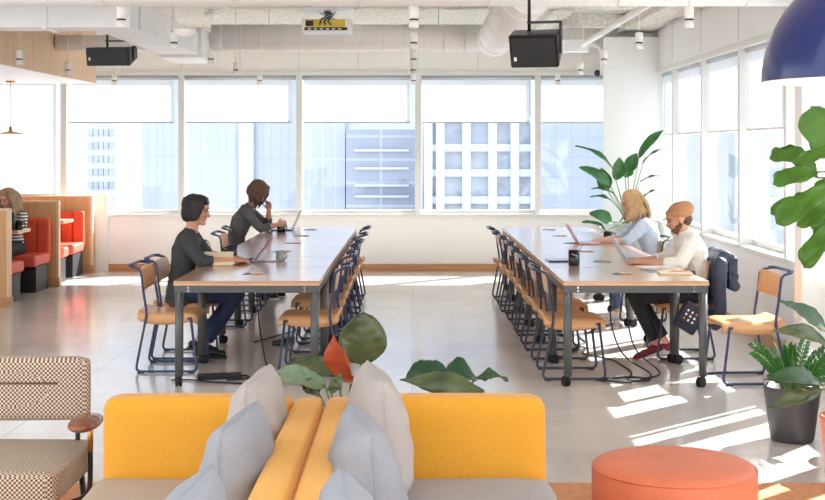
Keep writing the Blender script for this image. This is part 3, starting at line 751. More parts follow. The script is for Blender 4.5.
for (x, y, a, lab) in ((-1.42, 9.55, .3, 'black power strip on the floor by the nearest left table leg'), (-1.12, 11.3, 1.2, 'black power strip farther back beneath the left tables')):
    t = thing('power_strip', lab, 'power strip', (x, y, 0), a)
    b = BM(); box(b, -.16, .16, -.03, .03, 0, .04, .006); obj('strip_body', b, M['black'], t)
    for k in range(4):
        b = BM(); tube(b, [(-.11+k*.07, 0, .04), (-.11+k*.07, 0, .042)], .016, 12); obj('socket', b, M['blackmatte'], t)
def coil(cx, cy, r, n, z=.01):
    return [(cx+math.cos(i*.7)*r*(1+.25*math.sin(i*1.9)), cy+math.sin(i*.7)*r*.6*(1+.3*math.cos(i*1.3)), z+.002*(i % 4)) for i in range(n)]
cable('tangled coil of black cable on the sunlit floor below the right front table', coil(1.55, 9.45, .17, 26), .006)
cable('black cable trailing along the floor under the right tables', squig(1.5, 9.6, 1.6, 13.6, 12, .16))
cable('second black cable winding under the right tables to the rear', squig(1.25, 10.3, 1.8, 12.5, 9, .15))
cable('black cable hanging down from the right front table, left of its pair', [(1.50, 9.88, .70), (1.50, 9.86, .35), (1.58, 9.8, .12), (1.80, 9.62, .012), (1.66, 9.45, .01)])
cable('black cable hanging down from the right front table, right of its pair', [(1.62, 9.9, .70), (1.63, 9.9, .4), (1.68, 9.85, .15), (1.88, 9.7, .012), (1.72, 9.5, .01)])

# ================================================================ PEOPLE
def chain(bm, pts, rad, n=12):
    pts = [Vector(p) for p in pts]
    tube(bm, pts, rad, n, cap=True)
    for p, r in zip(pts, rad): ball(bm, p, r*.995, n=n)
def loft(bm, secs, n=24):
    """secs: (center, half_depth, half_width, pitch) pitch = forward lean of the section plane"""
    rings = []
    for c, a, w, p in secs:
        c = Vector(c); fx = Vector((math.cos(p), 0, -math.sin(p)))
        ring = []
        for j in range(n):
            t_ = 2*PI*j/n; cs, sn = math.cos(t_), math.sin(t_)
            cs = math.copysign(abs(cs)**.85, cs); sn = math.copysign(abs(sn)**.85, sn)
            ring.append(bm.verts.new(c + fx*a*cs + Vector((0, w*sn, 0))))
        rings.append(ring)
    for A, B in zip(rings, rings[1:]):
        for j in range(n): bm.faces.new((A[j], A[(j+1)%n], B[(j+1)%n], B[j]))
    bm.faces.new(rings[0][::-1]); bm.faces.new(rings[-1])
def remeshed(o, vox, smooth=3, disp=0, dscale=.08):
    m = o.modifiers.new('Remesh', 'REMESH'); m.mode = 'VOXEL'; m.voxel_size = vox; m.use_smooth_shade = True
    s = o.modifiers.new('Smooth', 'SMOOTH'); s.factor = .5; s.iterations = smooth
    if disp:
        tx = bpy.data.textures.new('cloth_folds', 'CLOUDS'); tx.noise_scale = dscale
        d = o.modifiers.new('Folds', 'DISPLACE'); d.texture = tx; d.strength = disp; d.mid_level = .5
    return o
def hand(bm, wrist, fwd, palm, side, curl=.5, spread=.12):
    """palm: direction the palm faces; side: unit vector toward the thumb"""
    wrist = Vector(wrist); f = Vector(fwd).normalized(); p = Vector(palm); p = (p - f*p.dot(f)).normalized(); s = f.cross(p)
    if s.dot(Vector(side)) < 0: s = -s
    # palm
    B = Matrix((f, s, p)).transposed().to_4x4()
    ball(bm, wrist + f*.048, .05, (1.0, .80, .30), 12, B)
    chain(bm, [wrist - f*.01, wrist + f*.03], [.026, .024], 10)
    for k, (off, L) in enumerate(((.028, .070), (.010, .078), (-.009, .072), (-.027, .056))):
        q = wrist + f*(.082 - .004*abs(k-1)) + s*off; d = (f + s*(off*spread*8)).normalized()
        pts = [wrist + f*.055 + s*off*.8, q]; c = 0
        for seg in (.45, .32, .25):
            c += curl*.75; dd = (d*math.cos(c) + p*math.sin(c)); q = q + dd*L*seg; pts.append(q)
        tube(bm, pts, [.0095, .0095, .0085, .0078, .0065], 8); ball(bm, pts[-1], .0066, n=8); ball(bm, pts[1], .0095, n=8)
    q = wrist + f*.025 + s*.026; pts = [wrist + f*.012 + s*.015, q, q + f*.022 + s*.024 + p*.006, q + f*.048 + s*.030 + p*.014]
    tube(bm, pts, [.013, .012, .0105, .008], 8); ball(bm, pts[-1], .008, n=8)
def head_mesh(bm, c, R, fem):
    """c: head centre; R: 3x3 rotation (x forward)"""
    R4 = R.to_4x4(); c = Vector(c)
    P = lambda x, y, z: c + R @ Vector((x, y, z))
    ball(bm, P(-.012, 0, .028), .094, (1.0, .80, .95), 24, R4)
    ball(bm, P(.022, 0, -.022), .072, (.95, .82, 1.05), 20, R4)
    ball(bm, P(.040, 0, -.072), .044 if fem else .048, (1.0, .92, .84), 16, R4)
    ball(bm, P(.071, 0, -.090), .023, (1, 1.2, .9), 10, R4)
    ball(bm, P(.060, 0, .045), .045, (.7, 1.15, .8), 12, R4)
    tube(bm, [P(.084, 0, .022), P(.095, 0, -.004), P(.106, 0, -.024)], [.009, .010, .012], 10); ball(bm, P(.102, 0, -.026), .0140, (1.05, 1.15, .8), 10, R4)
    for s in (-1, 1):
        ball(bm, P(.060, s*.034, -.022), .027, (.9, .9, .8), 10, R4)
        ball(bm, P(.078, s*.030, .034), .014, (.8, 1.5, .5), 8, R4)
        ball(bm, P(-.002, s*.078, -.006), .026, (.75, .32, 1.15), 12, R4)
    ball(bm, P(.081, 0, -.053), .014, (.7, 1.7, .8), 10, R4)
def rot_head(pitch, yaw=0, roll=0):
    return (Matrix.Rotation(yaw, 3, 'Z') @ Matrix.Rotation(pitch, 3, 'Y') @ Matrix.Rotation(roll, 3, 'X'))
def face_parts(body, c, R, fem=True, lips='lip'):
    c = Vector(c); P = lambda x, y, z: c + R @ Vector((x, y, z)); R4 = R.to_4x4()
    for s in (-1, 1):
        b = BM(); ball(b, P(.081, s*.031, .010), .0105, (.7, 1.25, .6), 10, R4); obj('eye', b, M['eye'], body)
        b = BM(); tube(b, [P(.088, s*.016, .031), P(.090, s*.030, .036), P(.079, s*.046, .030)], [.003, .0035, .002], 6); obj('eyebrow', b, M['eye'], body)
    b = BM(); tube(b, [P(.078, -.020, -.057), P(.0885, 0, -.055), P(.078, .020, -.057)], [.0015, .0038, .0015], 8); obj('lips', b, M[lips], body)

def person(name, label, loc, rz, D):
    t = thing(name, label, 'person', loc, rz)
    sk = M[D['skin']]; fem = D['fem']; g = D['girth']
    pel, wai, che, sho, neck, hc = [Vector(D[k]) for k in ('pel', 'wai', 'che', 'sho', 'neck', 'head')]
    R = rot_head(D['pitch'], D.get('yaw', 0), D.get('roll', 0))
    an = lambda a, b: math.atan2(b.x-a.x, b.z-a.z)
    def torso(bm, k, ext=0):
        a1, a2, a3 = an(pel, wai), an(wai, che), an(che, sho)
        secs = [(pel + Vector((0,0,-.05)), .09*g*k, .145*g*k, a1), (pel, .115*g*k, (.172 if fem else .168)*g*k, a1), (wai, .098*g*k, (.128 if fem else .150)*g*k, (a1+a2)/2),
                (che, .118*g*k, .152*g*k, (a2+a3)/2), (sho + Vector((0,0,-.03)), .098*g*k, D['sw']*.96*k, a3), (sho + Vector((0,0,.015)), .075*g*k, D['sw']*.72*k, a3), (sho.lerp(neck, .6), .055*k, .085*k, a3), (neck, .047*k, .05*k, a3)]
        loft(bm, secs)
    b = BM(); torso(b, .90)
    chain(b, [neck - Vector((0,0,.04)), neck.lerp(hc, .35), hc + R @ Vector((-.02, 0, -.035))], [.052, .050 if fem else .056, .05], 14)
    head_mesh(b, hc, R, fem)
    for s, side in ((1, 'L'), (-1, 'R')):
        A = D['arm'+side]; sh = Vector((sho.x, s*D['sw']*.95, sho.z-.02)); el, wr = Vector(A['el']), Vector(A['wr'])
        chain(b, [sh, sh.lerp(el, .5), el], [.046, .043, .037], 12); chain(b, [el, el.lerp(wr, .35), wr], [.037, .038, .025], 12)
        hd = A.get('hd', wr-el); hand(b, wr, hd, A.get('palm', (0,0,-1)), A.get('thumb', (0,-s,0)), A.get('curl', .45))
        Lg_ = D['leg'+side]; hp = pel + Vector((.0, s*.085, -.03)); kn, ak = Vector(Lg_['kn']), Vector(Lg_['ak'])
        chain(b, [hp, hp.lerp(kn, .5), kn], [.072, .064, .050], 14); chain(b, [kn, kn.lerp(ak, .3), ak], [.048, .047, .032], 12)
    body = obj('body', b, sk, t); remeshed(body, .0058, 4)
    face_parts(body, hc, R, fem)
    # top
    b = BM(); torso(b, 1.0)
    if D.get('peplum'):
        loft(b, [(pel + Vector((-.02, 0, -.14)), .13*g, .20*g, 0), (pel + Vector((-.01, 0, -.02)), .135*g, .195*g, 0), (wai, .105*g, .14*g, 0)])
    for s, side in ((1, 'L'), (-1, 'R')):
        A = D['arm'+side]; sh = Vector((sho.x, s*D['sw']*.95, sho.z-.02)); el, wr = Vector(A['el']), Vector(A['wr']); k = D.get('sleeve', .4); w = D.get('loose', 1.0)
        e2 = el.lerp(wr, k)
        chain(b, [sh, sh.lerp(el, .5), el], [.056*w, .053*w, .048*w], 14); tube(b, [el, e2], [.048*w, .040*w], 14)
    o = obj(D['topname'], b, M[D['top']], t); remeshed(o, .009, 3, .016, .05)
    # trousers
    b = BM(); loft(b, [(pel + Vector((0,0,-.06)), .10*g, .15*g, 0), (pel + Vector((0,0,.0)), .121*g, .178*g, 0), (pel.lerp(wai, .45), .112*g, .155*g, 0)])
    for s, side in ((1, 'L'), (-1, 'R')):
        Lg_ = D['leg'+side]; hp = pel + Vector((.0, s*.085, -.03)); kn, ak = Vector(Lg_['kn']), Vector(Lg_['ak']); hem = kn.lerp(ak, D.get('hem', .9))
        chain(b, [hp, hp.lerp(kn, .5), kn], [.084, .075, .060], 16); tube(b, [kn, kn.lerp(ak, .35), hem], [.058, .055, .046], 14)
    o = obj(D['botname'], b, M[D['bot']], t); remeshed(o, .009, 3, .012, .06)
    # shoes
    for s, side in ((1, 'L'), (-1, 'R')):
        Lg_ = D['leg'+side]; ak = Vector(Lg_['ak']); yaw = Lg_.get('yaw', 0); hl = Lg_.get('heel', 0)
        Rm = Matrix.Translation((ak.x, ak.y, 0)) @ Matrix.Rotation(yaw, 4, 'Z') @ Matrix.Translation((.15, 0, 0)) @ Matrix.Rotation(hl, 4, 'Y') @ Matrix.Translation((-.15, 0, 0))
        b = BM()
        for (x, z, r, sx) in ((-.035, .048, .042, 1.0), (.02, .052, .044, 1.1), (.085, .042, .044, 1.2), (.145, .036, .038, 1.1)):
            ball(b, Rm @ Vector((x, 0, z)), r, (sx, .92, .78), 14, Rm.to_3x3().to_4x4())
        chain(b, [Rm @ Vector((-.012, 0, .06)), ak + Vector((0,0,.0))], [.040, .037], 12)
        sh_ = obj('shoe', b, M[D['shoe']], t); remeshed(sh_, .007, 2)
        b = BM(); prism(b, [(-.08,-.03),(-.05,-.042),(.05,-.043),(.14,-.048),(.185,-.03),(.195,0),(.185,.03),(.14,.048),(.05,.043),(-.05,.042),(-.08,.03)], 0.0, .022, Rm, .004)
        obj('sole', b, M['sole'] if D.get('wsole', True) else M['black'], sh_)
    # hair / hat
    D['hairfn'](t, hc, R)
    return t, body
def hair_obj(t, b, m, vox=.007, disp=.012, name='hair'):
    o = obj(name, b, M[m], t); remeshed(o, vox, 2, disp, .025); return o
def strands(b, P, paths, r=.016):
    for pts in paths: chain(b, [P(*p) for p in pts], [r*1.0] + [r*1.1]*(len(pts)-2) + [r*.6], 8)
def hair_bob(t, c, R):
    P = lambda x, y, z: c + R @ Vector((x, y, z)); R4 = R.to_4x4(); b = BM()
    ball(b, P(-.028, 0, .042), .108, (1.0, .84, .86), 24, R4)
    ball(b, P(-.055, 0, -.02), .085, (.85, 1.0, 1.05), 20, R4)
    for s in (-1, 1):
        ball(b, P(-.012, s*.066, -.012), .062, (.95, .42, 1.25), 16, R4)
        strands(b, P, [[(.03+.012*k, s*(.068-.004*k), .075), (.036+.010*k, s*.080, .02), (.022+.008*k, s*.074, -.055)] for k in range(2)], .013)
    strands(b, P, [[(.0, y*.6, .125), (.055, y, .108), (.082, y*1.1, .072)] for y in (-.04, -.02, 0, .02, .04)], .013)
    hair_obj(t, b, 'hair_black')
def hair_forward(t, c, R):
    P = lambda x, y, z: c + R @ Vector((x, y, z)); R4 = R.to_4x4(); b = BM()
    ball(b, P(-.020, 0, .045), .113, (1.0, .86, .88), 24, R4)
    ball(b, P(-.05, 0, -.01), .09, (.9, 1.0, 1.0), 20, R4)
    for s in (-1, 1):
        for k in range(6):
            x = -.05+.026*k; strands(b, P, [[(x*.6, s*.05, .12), (x, s*.092, .05), (x+.02, s*(.098+.006*math.sin(k*2)), -.03), (x+.03, s*(.085+.01*math.cos(k)), -.09-.02*(k % 3))]], .019)
    hair_obj(t, b, 'hair_brown')
def hair_long(mat_, back=True, front=True, L=.34):
    def fn(t, c, R):
        P = lambda x, y, z: c + R @ Vector((x, y, z)); R4 = R.to_4x4(); b = BM()
        ball(b, P(-.026, 0, .042), .108, (1.0, .85, .87), 24, R4)
        ball(b, P(-.055, 0, -.01), .085, (.85, 1.0, 1.0), 20, R4)
        for s in (-1, 1):
            for k in range(6):
                x = -.075+.024*k
                q = [P(x*.5, s*.05, .118), P(x+.008, s*.088, .045), P(x, s*.092, -.045)]
                last = q[-1]; dn = Vector((-.05+.025*k*(1 if front else .2), s*.012*math.sin(k*1.7), -L*(.72+.09*math.sin(k*2.3+s))))
                q += [last + dn*.35 + Vector((-.015, s*.014, 0)), last + dn*.7 + Vector((.012*math.sin(k), s*.008, 0)), last + dn]
                chain(b, q, [.012, .015, .016, .016, .014, .007], 8)
        for k in range(5):
            y = (k-2)*.034; q = [P(-.10, y, .05), P(-.125, y, -.03)]; l = q[-1]
            q += [l + Vector((-.03, 0, -L*.35)), l + Vector((-.045, y*.2, -L*.65)), l + Vector((-.04, y*.2, -L*(.9+.1*math.sin(k))))]
            chain(b, q, [.022, .026, .026, .022, .012], 8)
        hair_obj(t, b, mat_)
    return fn
def beanie(t, c, R):
    P = lambda x, y, z: c + R @ Vector((x, y, z)); R4 = R.to_4x4(); b = BM()
    ball(b, P(-.028, 0, .055), .106, (1.0, .84, .78), 24, R4); ball(b, P(-.065, 0, .065), .085, (1.0, .95, .80), 20, R4)
    o = obj('beanie', b, M['beanie'], t); remeshed(o, .007, 4, .006, .03)
    b = BM(); t2 = Matrix.Translation(c) @ R4 @ Matrix.Translation((-.018, 0, .030)) @ Matrix.Rotation(-.16, 4, 'Y') @ Matrix.Scale(.83, 4, (0, 1, 0))
    lathe(b, [(.104, 0), (.109, .004), (.109, .038), (.102, .045), (.100, .02), (.104, 0)], n=32, mtx=t2)
    obj('folded_brim', b, M['beanie'], o)
    b = BM(); ball(b, P(.040, 0, -.073), .0495, (1.0, .99, .82), 16, R4)
    for s in (-1, 1): ball(b, P(.026, s*.044, -.050), .032, (1.0, .52, .9), 12, R4); ball(b, P(.004, s*.062, -.028), .020, (.8, .5, 1.4), 12, R4)
    ball(b, P(.092, 0, -.042), .012, (.7, 1.9, .5), 10, R4)
    o = obj('beard', b, M['beard'], t); remeshed(o, .006, 2)
    b = BM(); ball(b, P(-.050, 0, -.012), .070, (.9, 1.0, .9), 14, R4); obj('nape_hair', b, M['hair_brown'], t)

# woman in charcoal blouse (faces +x)
person('person', 'woman with black bobbed hair in a charcoal blouse sitting at the left tables', (-1.84, 10.58, 0), 0, dict(
    skin='skin2', fem=True, girth=.97, sw=.172, pel=(-.02, 0, .545), wai=(-.03, 0, .70), che=(-.005, 0, .86), sho=(.02, 0, .985), neck=(.038, 0, 1.045), head=(.085, 0, 1.185), pitch=.20,
    armL=dict(el=(.15, .21, .79), wr=(.385, .10, .785), palm=(0,0,-1), curl=.4), armR=dict(el=(.16, -.21, .79), wr=(.40, -.10, .785), curl=.4),
    legL=dict(kn=(.41, .10, .51), ak=(.06, .10, .09), heel=.2), legR=dict(kn=(.43, -.09, .51), ak=(.15, -.10, .085), heel=.1),
    top='blouse', topname='blouse', bot='jeans', botname='jeans', shoe='black', wsole=False, sleeve=.35, loose=1.16, peplum=True, hem=.86, hairfn=hair_bob))
# woman in grey at the far left table
person('person', 'brown-haired woman in grey bending over a mug at the far left table', (-1.98, 14.62, 0), 0, dict(
    skin='skin2', fem=True, girth=.98, sw=.178, pel=(-.02, 0, .55), wai=(.0, 0, .71), che=(.06, 0, .88), sho=(.125, 0, 1.01), neck=(.16, 0, 1.065), head=(.235, 0, 1.195), pitch=.75, yaw=-.15,
    armL=dict(el=(.34, .17, .80), wr=(.355, .09, .99), hd=(.0, -.35, 1), palm=(-.3, -1, 0), thumb=(-1, 0, 0), curl=.6), armR=dict(el=(.30, -.23, .80), wr=(.475, -.14, .84), palm=(0, 1, -.2), thumb=(0, 0, 1), curl=.7),
    legL=dict(kn=(.42, .10, .52), ak=(.36, .10, .085)), legR=dict(kn=(.42, -.10, .52), ak=(.30, -.10, .085)),
    top='greytee', topname='long_sleeved_top', bot='trousers', botname='trousers', shoe='black', sleeve=.55, hairfn=hair_forward))
# blond woman in stripes (faces -x)
person('person', 'blond woman in a pale blue striped shirt typing at the right tables', (2.37, 12.95, -.02), PI, dict(
    skin='skin', fem=True, girth=.97, sw=.172, pel=(-.03, 0, .545), wai=(-.02, 0, .70), che=(.03, 0, .865), sho=(.085, 0, .985), neck=(.115, 0, 1.04), head=(.19, 0, 1.165), pitch=.38,
    armL=dict(el=(.26, .22, .80), wr=(.50, .09, .79), curl=.35), armR=dict(el=(.26, -.22, .80), wr=(.49, -.09, .79), curl=.35),
    legL=dict(kn=(.42, .10, .52), ak=(.34, .10, .085)), legR=dict(kn=(.42, -.10, .52), ak=(.28, -.10, .085)),
    top='stripe_blue', topname='striped_shirt', bot='bluejeans', botname='jeans', shoe='sole', sleeve=.2, loose=1.14, hairfn=hair_long('hair_blond', L=.20)))
# man in beanie (faces -x)
person('person', 'man in a tan beanie and cream henley typing on a silver laptop', (2.30, 10.58, -.02), PI, dict(
    skin='skin2', fem=False, girth=1.06, sw=.195, pel=(-.02, 0, .55), wai=(-.01, 0, .71), che=(.03, 0, .87), sho=(.065, 0, .99), neck=(.095, 0, 1.05), head=(.135, 0, 1.135), pitch=.30,
    armL=dict(el=(.17, .245, .795), wr=(.445, .11, .79), curl=.4), armR=dict(el=(.19, -.24, .795), wr=(.45, -.09, .79), curl=.4),
    legL=dict(kn=(.52, .13, .53), ak=(.33, .13, .11), heel=.35), legR=dict(kn=(.47, -.12, .53), ak=(.20, -.10, .10), heel=.2),
    top='cream', topname='henley', bot='trousers', botname='trousers', shoe='maroon', sleeve=.42, loose=1.2, hem=.85, hairfn=beanie))
# booth woman (faces the camera)
person('person', 'ash blond woman in a striped top smiling down in the red booth', (-4.77, 15.42, -.035), -PI/2, dict(
    skin='skin', fem=True, girth=.95, sw=.165, pel=(-.06, 0, .56), wai=(-.05, 0, .70), che=(-.01, 0, .85), sho=(.03, 0, .955), neck=(.05, 0, 1.01), head=(.10, 0, 1.125), pitch=.35, yaw=-.45,
    armL=dict(el=(.17, .20, .82), wr=(.36, .06, .83), curl=.4), armR=dict(el=(.17, -.20, .82), wr=(.36, -.06, .83), curl=.4),
    legL=dict(kn=(.36, .09, .55), ak=(.34, .09, .085)), legR=dict(kn=(.36, -.09, .55), ak=(.34, -.09, .085)),
    top='stripe_bw', topname='striped_top', bot='trousers', botname='trousers', shoe='black', sleeve=.7, hairfn=hair_long('hair_ash', L=.26)))

# jacket and bag on the man's chair
t = thing('puffer_jacket', 'navy quilted puffer jacket hung over the back of the man\'s chair', 'jacket', (2.47, 10.5, 0))
b = BM()
for k in range(7):
    z = .30 + k*.078; w = .25 - .012*abs(k-3)
    tube(b, [(-.075+.012*k*.6, -w, z), (-.055+.012*k*.6, 0, z), (-.075+.012*k*.6, w, z)], .052, 12)
    for s in (-1, 1): ball(b, (-.075+.0072*k, s*w, z), .052, n=12)
box(b, -.09, 0, -.23, .23, .28, .82)
tube(b, [(.0, -.22, .83), (.0, .22, .83)], .055, 12)
o = obj('jacket_body', b, M['puffer'], t); remeshed(o, .010, 2, .012, .05)
b = BM()
for k in range(4):
    z = .60 + k*.07; tube(b, [(.085-.008*k, -.20+.01*k, z), (.10-.008*k, .22, z)], .046, 12)
box(b, .04, .11, -.19, .2, .58, .82)
o = obj('hood', b, M['puffer'], t); remeshed(o, .010, 2, .012, .05)
b = BM(); chain(b, [(-.05, -.27, .78), (-.06, -.29, .60), (-.04, -.26, .40)], [.06, .055, .045]); o = obj('sleeve', b, M['puffer'], t); remeshed(o, .010, 2, .014, .04)
t = thing('shoulder_bag', 'dark shoulder bag with white printed flap hanging beside the man\'s chair', 'bag', (2.10, 10.12, .28), .1)
Rb = Matrix.Rotation(.55, 4, 'Y') @ Matrix.Scale(.85, 4)
b = BM(); box(b, -.11, .11, -.04, .04, 0, .26, .02, 3, mtx=Rb); obj('bag_body', b, M['bag'], t)
b = BM(); box(b, -.105, .105, -.05, -.038, .06, .25, .006, mtx=Rb); fl = obj('flap', b, M['bag'], t)
for i in range(3):
    for j in range(3):
        b = BM(); box(b, -.07+i*.045, -.052+i*.045, -.053, -.049, .09+j*.04, .11+j*.04, mtx=Rb); obj('printed_mark', b, M['paperwhite'] if (i+j) % 4 else M['terra'], fl)
b = BM(); tube(b, rounded([Rb @ Vector((-.10, 0, .24)), (.10, .05, .50), Rb @ Vector((.10, 0, .24))], .1, 5), .008, 6); obj('strap', b, M['bag'], t)

# ================================================================ SOFAS
def soft_box(b, x0, x1, y0, y1, z0, z1, puff=.02, r=.04, n=12, wr=0.0, seed=0):
    t = bmesh.new(); bmesh.ops.create_cube(t, size=2)
    bmesh.ops.subdivide_edges(t, edges=t.edges[:], cuts=n, use_grid_fill=True)
    hx, hy, hz = (x1-x0)/2, (y1-y0)/2, (z1-z0)/2; c = Vector(((x0+x1)/2, (y0+y1)/2, (z0+z1)/2))
    for v in t.verts:
        u = Vector(v.co)
        p = Vector((u.x*hx, u.y*hy, u.z*hz))
        q = Vector((max(-hx+r, min(hx-r, p.x)), max(-hy+r, min(hy-r, p.y)), max(-hz+r, min(hz-r, p.z))))
        # spread samples so the corners get rounded evenly
        d = p-q
        if d.length > 1e-6: p = q + d.normalized()*r
        fz = (1-u.x**2)*(1-u.y**2); fx = (1-u.y**2)*(1-u.z**2); fy = (1-u.x**2)*(1-u.z**2)
        if abs(u.z) > .99: p.z += math.copysign(puff*fz**.5, u.z)
        if abs(u.x) > .99: p.x += math.copysign(puff*.6*fx**.5, u.x)
        if abs(u.y) > .99: p.y += math.copysign(puff*.6*fy**.5, u.y)
        if wr: p += noise.noise_vector(Vector((p.x*5, p.y*14, p.z*5+seed)))*wr
        v.co = p + c
    for f in t.faces: f.smooth = True
    merge(b, t)
def sofa(label, x_back, sgn, seatmat):
    """x_back: X of the outer back plane, sgn: +1 seat toward +x"""
    t = thing('sofa', label, 'sofa', (x_back + sgn*.42, 4.05, 0))
    X = lambda v: (v*sgn) - sgn*.42   # local x from back plane
    def bx(b, a0, a1, y0, y1, z0, z1, **k):
        xs = sorted((X(a0), X(a1))); soft_box(b, xs[0], xs[1], y0, y1, z0, z1, **k)
    b = BM(); bx(b, .0, .125, -1.12, 1.13, .16, .715, puff=.008, r=.035, n=16); obj('backrest', b, M['yellow'], t)
    for y0, y1 in ((1.01, 1.15), (-1.15, -1.01)):
        b = BM(); bx(b, .126, .86, y0, y1, .16, .715, puff=.008, r=.032, n=14); obj('armrest', b, M['yellow'], t)
    b = BM(); bx(b, .05, .86, -1.0, 1.0, .15, .29, puff=0, r=.02, n=6); obj('base', b, M['yellow'], t)
    b = BM(); bx(b, .135, .875, -1.0, 1.0, .295, .425, puff=.02, r=.045, n=22, wr=.008); obj('seat_cushion', b, M[seatmat], t)
    for x in (.1, .78):
        for y in (-1.05, 1.05):
            b = BM(); tube(b, [(X(x), y, 0), (X(x), y, .16)], [.014, .02], 12); obj('leg', b, M['black'], t)
    return t
XG = -.345
sofa('mustard yellow sofa facing left with a beige seat cushion', XG-.002, -1, 'beige')
sofa('mustard yellow sofa facing right with a grey seat cushion', XG+.002, 1, 'greyseat')
def pillow(label, loc, yaw, lean, m, w=.50, h=.48, th=.13, seed=0, cat='pillow', group='loose pillows on the back to back sofas'):
    t = bmesh.new(); n = 26; rows_ = []
    def P(u, v, s):
        eu, ev = abs(u), abs(v)
        pin = 1 - .07*(1-ev**2)*eu**3; pin2 = 1 - .07*(1-eu**2)*ev**3
        cr = .07
        y = u*w/2*pin*(1-cr*ev**6); z = v*h/2*pin2*(1-cr*eu**6) + h/2
        k = max(0, (1-eu**3.2))**.52 * max(0, (1-ev**3.2))**.52
        sag = 1 + .25*(-v)
        x = s*th*k*sag
        d = noise.noise(Vector((u*2.2+seed, v*2.2, s*3)))*.012*k**.5
        wr = (math.sin((v*9 + u*2 + 2.5*noise.noise(Vector((u*1.5, v*1.5, seed))))*1.6))*.006*k*(1-.6*eu)*(.4+.6*eu)
        return Vector((x + s*(d+wr), y, z - .012*(1-k)*0))
    V = {}
    b = BM()
    for s in (-1, 1):
        for i in range(n+1):
            for j in range(n+1):
                u = math.sin((-1+2*i/n)*PI/2); v = math.sin((-1+2*j/n)*PI/2); edge = i in (0, n) or j in (0, n)
                key = (i, j, 0 if edge else s)
                if key not in V: V[key] = b.verts.new(P(u, v, 0 if edge else s))
        for i in range(n):
            for j in range(n):
                K = [V[(a, c, 0 if (a in (0, n) or c in (0, n)) else s)] for a, c in ((i, j), (i+1, j), (i+1, j+1), (i, j+1))]
                if s < 0: K = K[::-1]
                try: f = b.faces.new(K); f.smooth = True
                except ValueError: pass
    o = obj('pillow', b, M[m]); o.location = loc; o.rotation_euler = Euler((0, lean, yaw), 'XYZ')
    tag(o, label, cat, group)
    b = BM(); pts = []
    for (i, j) in [(i, 0) for i in range(n+1)] + [(n, j) for j in range(1, n+1)] + [(i, n) for i in range(n-1, -1, -1)] + [(0, j) for j in range(n-1, 0, -1)]:
        u = math.sin((-1+2*i/n)*PI/2); v = math.sin((-1+2*j/n)*PI/2); pts.append(P(u, v, 0))
    tube(b, pts, .0035, 6, closed=True); obj('seam', b, M[m], o)
    return o
pillow('greige pillow farthest back on the left yellow sofa', (-.575, 4.72, .43), -.08, .04, 'greige', seed=1, w=.50, h=.455, th=.10)
pillow('blue grey pillow in the middle of the left yellow sofa', (-.565, 4.08, .43), -.12, .06, 'bluegrey', seed=4, w=.50, h=.44, th=.10)
pillow('blue grey pillow nearest the viewer on the left yellow sofa', (-.59, 3.30, .43), -.10, .06, 'bluegrey', seed=9, w=.48, h=.42, th=.10)
pillow('tall greige pillow farthest back on the right yellow sofa', (-.115, 4.72, .43), .16, -.05, 'greige', seed=13, w=.50, h=.47, th=.108)
pillow('blue grey pillow in the middle of the right yellow sofa', (-.135, 4.02, .43), .18, -.06, 'bluegrey', seed=17, w=.50, h=.445, th=.11)
pillow('blue grey pillow nearest the viewer on the right yellow sofa', (-.14, 3.28, .43), .14, -.07, 'bluegrey', seed=23, w=.48, h=.42, th=.105)

# armchair
t = thing('armchair', 'houndstooth wool armchair with a walnut armrest beside the left sofa', 'armchair', (-1.80, 5.45, 0))
def hb(b, x0, x1, y0, y1, z0, z1, **k): soft_box(b, x0, x1, y0, y1, z0, z1, **k)
b = BM(); hb(b, -.41, .395, .16, .24, .52, .785, puff=.006, r=.025, n=16); bk = obj('backrest', b, M['hound'], t)
b = BM(); tube(b, [(-.30, .157, .680), (.27, .157, .680)], .005, 8); obj('stitch_channel', b, M['bark'], bk)
b = BM(); hb(b, -.41, .40, -.37, .27, .29, .42, puff=.006, r=.02, n=16); obj('seat', b, M['hound'], t)
for s in (-1, 1):
    b = BM(); tube(b, rounded([(s*.425, .10, .55), (s*.425, .10, .30), (s*.425, .08, .215), (s*.34, .0, .20)], .06, 5), .011, 10)
    obj('arm_bracket', b, M['black'], t)
    b = BM(); tube(b, [(s*.34, .22, .56), (s*.34, .22, .30)], .011, 8); obj('back_strut', b, M['black'], t)
    for y in (-.30, .20):
        b = BM(); tube(b, [(s*.36, y, .29), (s*.385, y*1.08, 0)], .013, 10); obj('leg', b, M['black'], t)
    b = BM(); tube(b, [(s*.425, .10, .53), (s*.425, .10, .40)], .0125, 10); obj('brass_sleeve', b, M['brass'], t)
    b = BM(); ball(b, (s*.425, .02, .540), .072, (.92, 2.1, .42), 20); obj('armrest', b, M['armwood'], t)

# ottoman
t = thing('ottoman', 'round terracotta leather ottoman in the right foreground', 'ottoman', (1.068, 5.31, 0))
b = BM(); lathe(b, [(0, .012), (.30, .012), (.325, .03), (.333, .10), (.334, .25), (.333, .375), (.328, .392)], n=64); obj('side_cover', b, M['terra'], t)
b = BM(); lathe(b, [(.328, .392), (.318, .405), (.29, .414), (.2, .421), (.1, .424), (0, .425)], n=64); obj('top_cushion', b, M['terra'], t)
b = BM(); tube(b, [(.331*math.cos(a*PI/32), .331*math.sin(a*PI/32), .392) for a in range(64)], .0035, 6, closed=True); obj('piping', b, M['terra'], t)
# rug
b = BM(); box(b, -3.2, 4.0-.95, 2.2, 6.55, .0, .010, .004)
tag(obj('rug', b, M['rug']), 'terracotta rug beneath the sofas and ottoman', 'rug')

